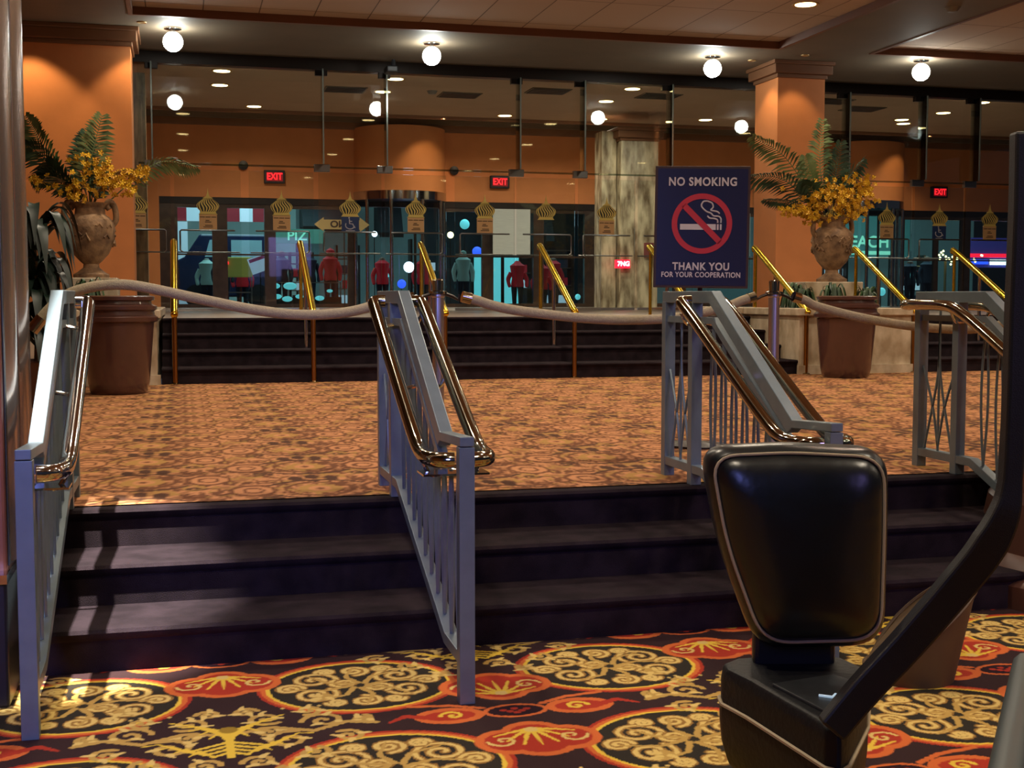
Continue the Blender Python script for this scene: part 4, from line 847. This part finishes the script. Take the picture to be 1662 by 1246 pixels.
box((24.3, 36.02, 2.62), (26.3, 36.08, 2.74)).build('red_tube', M_rg, t); box((24.3, 36.02, 2.40), (25.2, 36.08, 2.56)).build('blue_panel', M_b2, t); box((25.3, 36.02, 2.38), (26.1, 36.08, 2.58)).build('white_panel', M_wg, t)
for x in (24.5, 26.3): box((x - .04, 36.2, 1.05), (x + .04, 36.28, 2.35)).build('post', M_dark, t)
item('white_banner', (26.6, 36, 1.05), (27.1, 36.1, 3.6), M_w, 'pale upright banner next to the neon marquee', 'banner')
tg = thing('lit_number_sign', (8.55, 24.4, 1.12), 'tiny red and white lit sign low on the marble pillar', 'sign'); box((8.50, 24.42, 1.93), (8.80, 24.5, 2.10)).build('housing', M_rg, tg); text('7NG', .13, (8.66, 24.41, 2.015), M_wg, tg, bold=.004)
item('wall_switch_plate', (9.12, 24.44, 2.15), (9.32, 24.5, 2.45), mat('dusty_red_plate', (130, 70, 66), .5), 'small dusty red plate on the marble pillar above the rail post', 'wall plate')
area('shop_glow', (2, 34.5, 4.8), 160, 4, (.6, .95, 1), spread=3.0, shape='SQUARE'); area('shop_glow', (9, 33.5, 4.8), 110, 4, (.6, .95, 1), spread=3.0, shape='SQUARE'); area('shop_glow', (21, 34.0, 4.8), 160, 4, (.55, .95, .95), spread=3.0, shape='SQUARE')

# ------------------------------------------------------------------ padded chair
M_leather = mat('black_leather', (14, 18, 20), .30, bump=.6, bscale=6, spec=.6); M_pipe = mat('cream_piping', (168, 150, 116), .6)
t = thing('slot_chair', (1.36, 2.45, 0), 'black padded gaming chair back with cream piping standing on a squat seat', 'chair')
k_ = 2.9 / 2065; C0 = Vector((1.343, 2.607, .784)); ur = Vector((math.cos(YAW), -math.sin(YAW), 0)); uz = Vector((0, 0, 1)); un = Vector((-math.sin(YAW), -math.cos(YAW), 0))
def rpoly(c, rad, n=7):
    out = []; m = len(c)
    for i in range(m):
        p, a, b = Vector(c[i]), Vector(c[i - 1]), Vector(c[(i + 1) % m]); r = rad[i]; p0 = p + (a - p).normalized() * r; p1 = p + (b - p).normalized() * r
        for k in range(n + 1): u = k / n; out.append(p0 * (1 - u) ** 2 + p * 2 * u * (1 - u) + p1 * u * u)
    return out
def resamp(P, n):
    P = P + [P[0]]; L = [0]
    for a, b in zip(P, P[1:]): L.append(L[-1] + (b - a).length)
    out = []
    for i in range(n):
        s = L[-1] * i / n; j = max(q for q in range(len(L)) if L[q] <= s + 1e-9); j = min(j, len(P) - 2); u = (s - L[j]) / max(1e-9, L[j + 1] - L[j]); out.append(P[j].lerp(P[j + 1], u))
    return out
OL = resamp(rpoly([(-157, 166), (-20, 172), (146, 164), (148, 40), (146, -160), (-62, -166), (-128, 10)], [46, 30, 52, 40, 56, 52, 60]), 96)
cen = sum(OL, Vector((0, 0))) / len(OL)
def ring(s, d, inset=0):
    o = []
    for p in OL:
        q = p - cen; f = s * (1 - inset / max(q.length, 1)); q = cen + q * f; o.append(C0 + ur * q.x * k_ + uz * q.y * k_ + un * d)
    return o
def skin(rings, caps=True):
    mb = MB(); n = len(rings[0]); mb.add([p for r in rings for p in r], [(j * n + i, j * n + (i + 1) % n, (j + 1) * n + (i + 1) % n, (j + 1) * n + i) for j in range(len(rings) - 1) for i in range(n)])
    b = len(rings) * n
    if caps: mb.f += [tuple(range(n))[::-1], tuple(range(b - n, b))]; mb.mi += [0, 0]
    return mb
skin([ring(.55, -.060), ring(.80, -.060), ring(.94, -.052), ring(.99, -.040), ring(1.0, -.018), ring(.992, .004), ring(.965, .020), ring(.93, .028), ring(.905, .026), ring(.895, .031), ring(.86, .042), ring(.80, .053), ring(.71, .062), ring(.58, .069), ring(.42, .073), ring(.24, .075), ring(.1, .0755)]).build('backrest', M_leather, t, smooth=True)
pr = ring(.912, .031); MB().tube(pr + [pr[0]], .0038, 8).build('piping', M_pipe, t, smooth=True)
mb = MB(); a_, b_ = Vector((1.27, 2.665, 0)), Vector((1.455, 2.62, 0)); bk = Vector((.02, .055, 0)); f_ = Vector((0, 0, 0))
mb.add([p + Vector((0, 0, z)) for z in (.49, .66) for p in (a_ + f_, b_ + f_, b_ + bk, a_ + bk)], [(3, 2, 1, 0), (4, 5, 6, 7), (0, 1, 5, 4), (1, 2, 6, 5), (2, 3, 7, 6), (3, 0, 4, 7)]); mb.build('neck', M_black, t, bevel=.012)
seat = [(1.19, 2.66), (1.205, 2.56), (1.225, 2.24), (1.245, 2.215), (1.275, 2.235), (1.43, 2.43), (1.52, 2.58), (1.51, 2.68), (1.45, 2.73), (1.25, 2.74), (1.205, 2.71)]
mb = MB(); cs = (sum(p[0] for p in seat) / len(seat), sum(p[1] for p in seat) / len(seat)); Rg = []
for s, z in ((.72, .26), (.90, .28), (.97, .32), (1.0, .37), (1.0, .415), (.985, .422), (.985, .47), (.96, .495), (.90, .505)): Rg.append([Vector((cs[0] + (p[0] - cs[0]) * s, cs[1] + (p[1] - cs[1]) * s, z)) for p in seat])
n = len(seat); mb.add([p for r in Rg for p in r], [(j * n + i, j * n + (i + 1) % n, (j + 1) * n + (i + 1) % n, (j + 1) * n + i) for j in range(len(Rg) - 1) for i in range(n)] + [tuple(range(n))[::-1], tuple(range(len(Rg) * n - n, len(Rg) * n))])
mb.build('seat', mat('matt_black_vinyl', (16, 16, 19), .5, bump=.2, bscale=60, spec=.3), t, smooth=True, bevel=.006)
pp = [Vector((cs[0] + (p[0] - cs[0]) * 1.004, cs[1] + (p[1] - cs[1]) * 1.004, .418)) for p in seat]; MB().tube(pp + [pp[0]], .005, 6).build('piping', M_pipe, t, smooth=True)
mb = MB().prism([(1.235, 2.50), (1.26, 2.28), (1.285, 2.29), (1.42, 2.47), (1.40, 2.53)], 2, .503, .512); pl = mb.build('seat_bracket', mat('worn_grey_plate', (62, 64, 66), .35, .4, noise=.3, nscale=40), t, bevel=.003)
MB().tube([(1.29, 2.39, .514), (1.31, 2.37, .515), (1.325, 2.385, .515), (1.335, 2.37, .515)], .003, 6).build('worn_mark', M_w, t)
MB().lathe([(.05, .06), (.05, .34)], (1.36, 2.48, 0), 20).build('pedestal', M_dchrome, t, smooth=True); MB().lathe([(.22, 0), (.22, .02), (.10, .05), (.05, .07)], (1.36, 2.48, 0), 32).build('floor_base', M_dark, t, smooth=True)
# bent arm
pc = [((1.222, 2.215), .505), ((1.29, 2.205), .585), ((1.37, 2.19), .672), ((1.455, 2.155), .79), ((1.50, 2.13), .865), ((1.528, 2.115), .935), ((1.540, 2.115), 1.0), ((1.548, 2.12), 1.15), ((1.556, 2.13), 1.33), ((1.566, 2.14), 1.52), ((1.572, 2.15), 1.67)]
C1 = bez([Vector((a[0], a[1], z)) for a, z in pc], 5); mb = MB(); vs = []; N = len(C1)
for i, p in enumerate(C1):
    tg_ = (C1[min(i + 1, N - 1)] - C1[max(0, i - 1)]).normalized(); u = i / (N - 1); pw = ur * tg_.z - uz * tg_.dot(ur); pw.normalize()
    hw = .030 + .003 * min(1, u / .3) if u < .42 else .033 - .014 * min(1, (u - .42) / .18)
    for a, b in ((-1, -1), (1, -1), (1, 1), (-1, 1)): vs.append(p + pw * (hw * a) + un * -.02 * b)
mb.add(vs, [(i * 4 + k, i * 4 + (k + 1) % 4, (i + 1) * 4 + (k + 1) % 4, (i + 1) * 4 + k) for i in range(N - 1) for k in range(4)] + [(3, 2, 1, 0), tuple(range(4 * N - 4, 4 * N))])
arm = thing('bent_support_arm', (1.22, 2.215, .5), 'tall bent black arm rising from the seat of the padded chair', 'support arm')
mb.build('arm', M_black, arm, bevel=.006)
# waste bin behind the arm
t = thing('waste_bin', (2.50, 3.97, 0), 'brown tapered bin on the patterned carpet under the bent black arm', 'bin')
Bm = mat('brown_bin', (88, 66, 38), .6, noise=.1, nscale=10)
bc = Vector((2.50, 3.97)); mb = MB(); n = 40; vs = []
def rim(a): return max(.04, .165 + .19 * math.cos(a + YAW))
def rad(z): return .15 + .075 * z / .38
for j in range(7):
    u = j / 6
    for i in range(n):
        a = 2 * PI * i / n; z = u * rim(a); r = rad(z); vs.append((bc.x + r * math.cos(a) + .0, bc.y + r * math.sin(a), z))
mb.add(vs, [(j * n + i, j * n + (i + 1) % n, (j + 1) * n + (i + 1) % n, (j + 1) * n + i) for j in range(6) for i in range(n)] + [tuple(range(n))[::-1], tuple(range(6 * n, 7 * n))]); mb.build('body', Bm, t, smooth=True)
MB().tube([(bc.x + rad(rim(2 * PI * i / n)) * math.cos(2 * PI * i / n), bc.y + rad(rim(2 * PI * i / n)) * math.sin(2 * PI * i / n), rim(2 * PI * i / n)) for i in range(n + 1)], .008, 6).build('rim', Bm, t, smooth=True)
# console corner at the bottom right
t = thing('gaming_console', (1.35, 1.2, 0), 'corner of a dark gaming console with chrome edge in front of the chair', 'slot machine')
A, B = Vector((.905, 1.25, 0)), Vector((1.17, 1.575, 0)); d = (B - A).normalized(); nn = Vector((d.y, -d.x, 0)); A = A - d * .3 - nn * .012; B = B + d * .12 - nn * .012
def quad(o0, o1, z0, z1):
    p = [A + nn * o0, B + nn * o0, B + nn * o1, A + nn * o1]; return MB().add([q + Vector((0, 0, z)) for z in (z0, z1) for q in p], [(0, 1, 2, 3), (7, 6, 5, 4), (4, 5, 1, 0), (5, 6, 2, 1), (6, 7, 3, 2), (7, 4, 0, 3)])
quad(.06, .55, 0, .74).build('cabinet', mat('purple_black', (34, 20, 40), .2, coat=.5), t, bevel=.01)
MB().tube([A + Vector((0, 0, .785)) + nn * .02, B + Vector((0, 0, .785)) + nn * .02], .024, 12).build('padded_edge', mat('slate_pad', (70, 78, 80), .4), t, smooth=True)
quad(.045, .065, .765, .80).build('chrome_trim', M_chrome, t, bevel=.003)
quad(.06, .55, .74, .79).build('deck', MATS['purple_black'], t, bevel=.004)
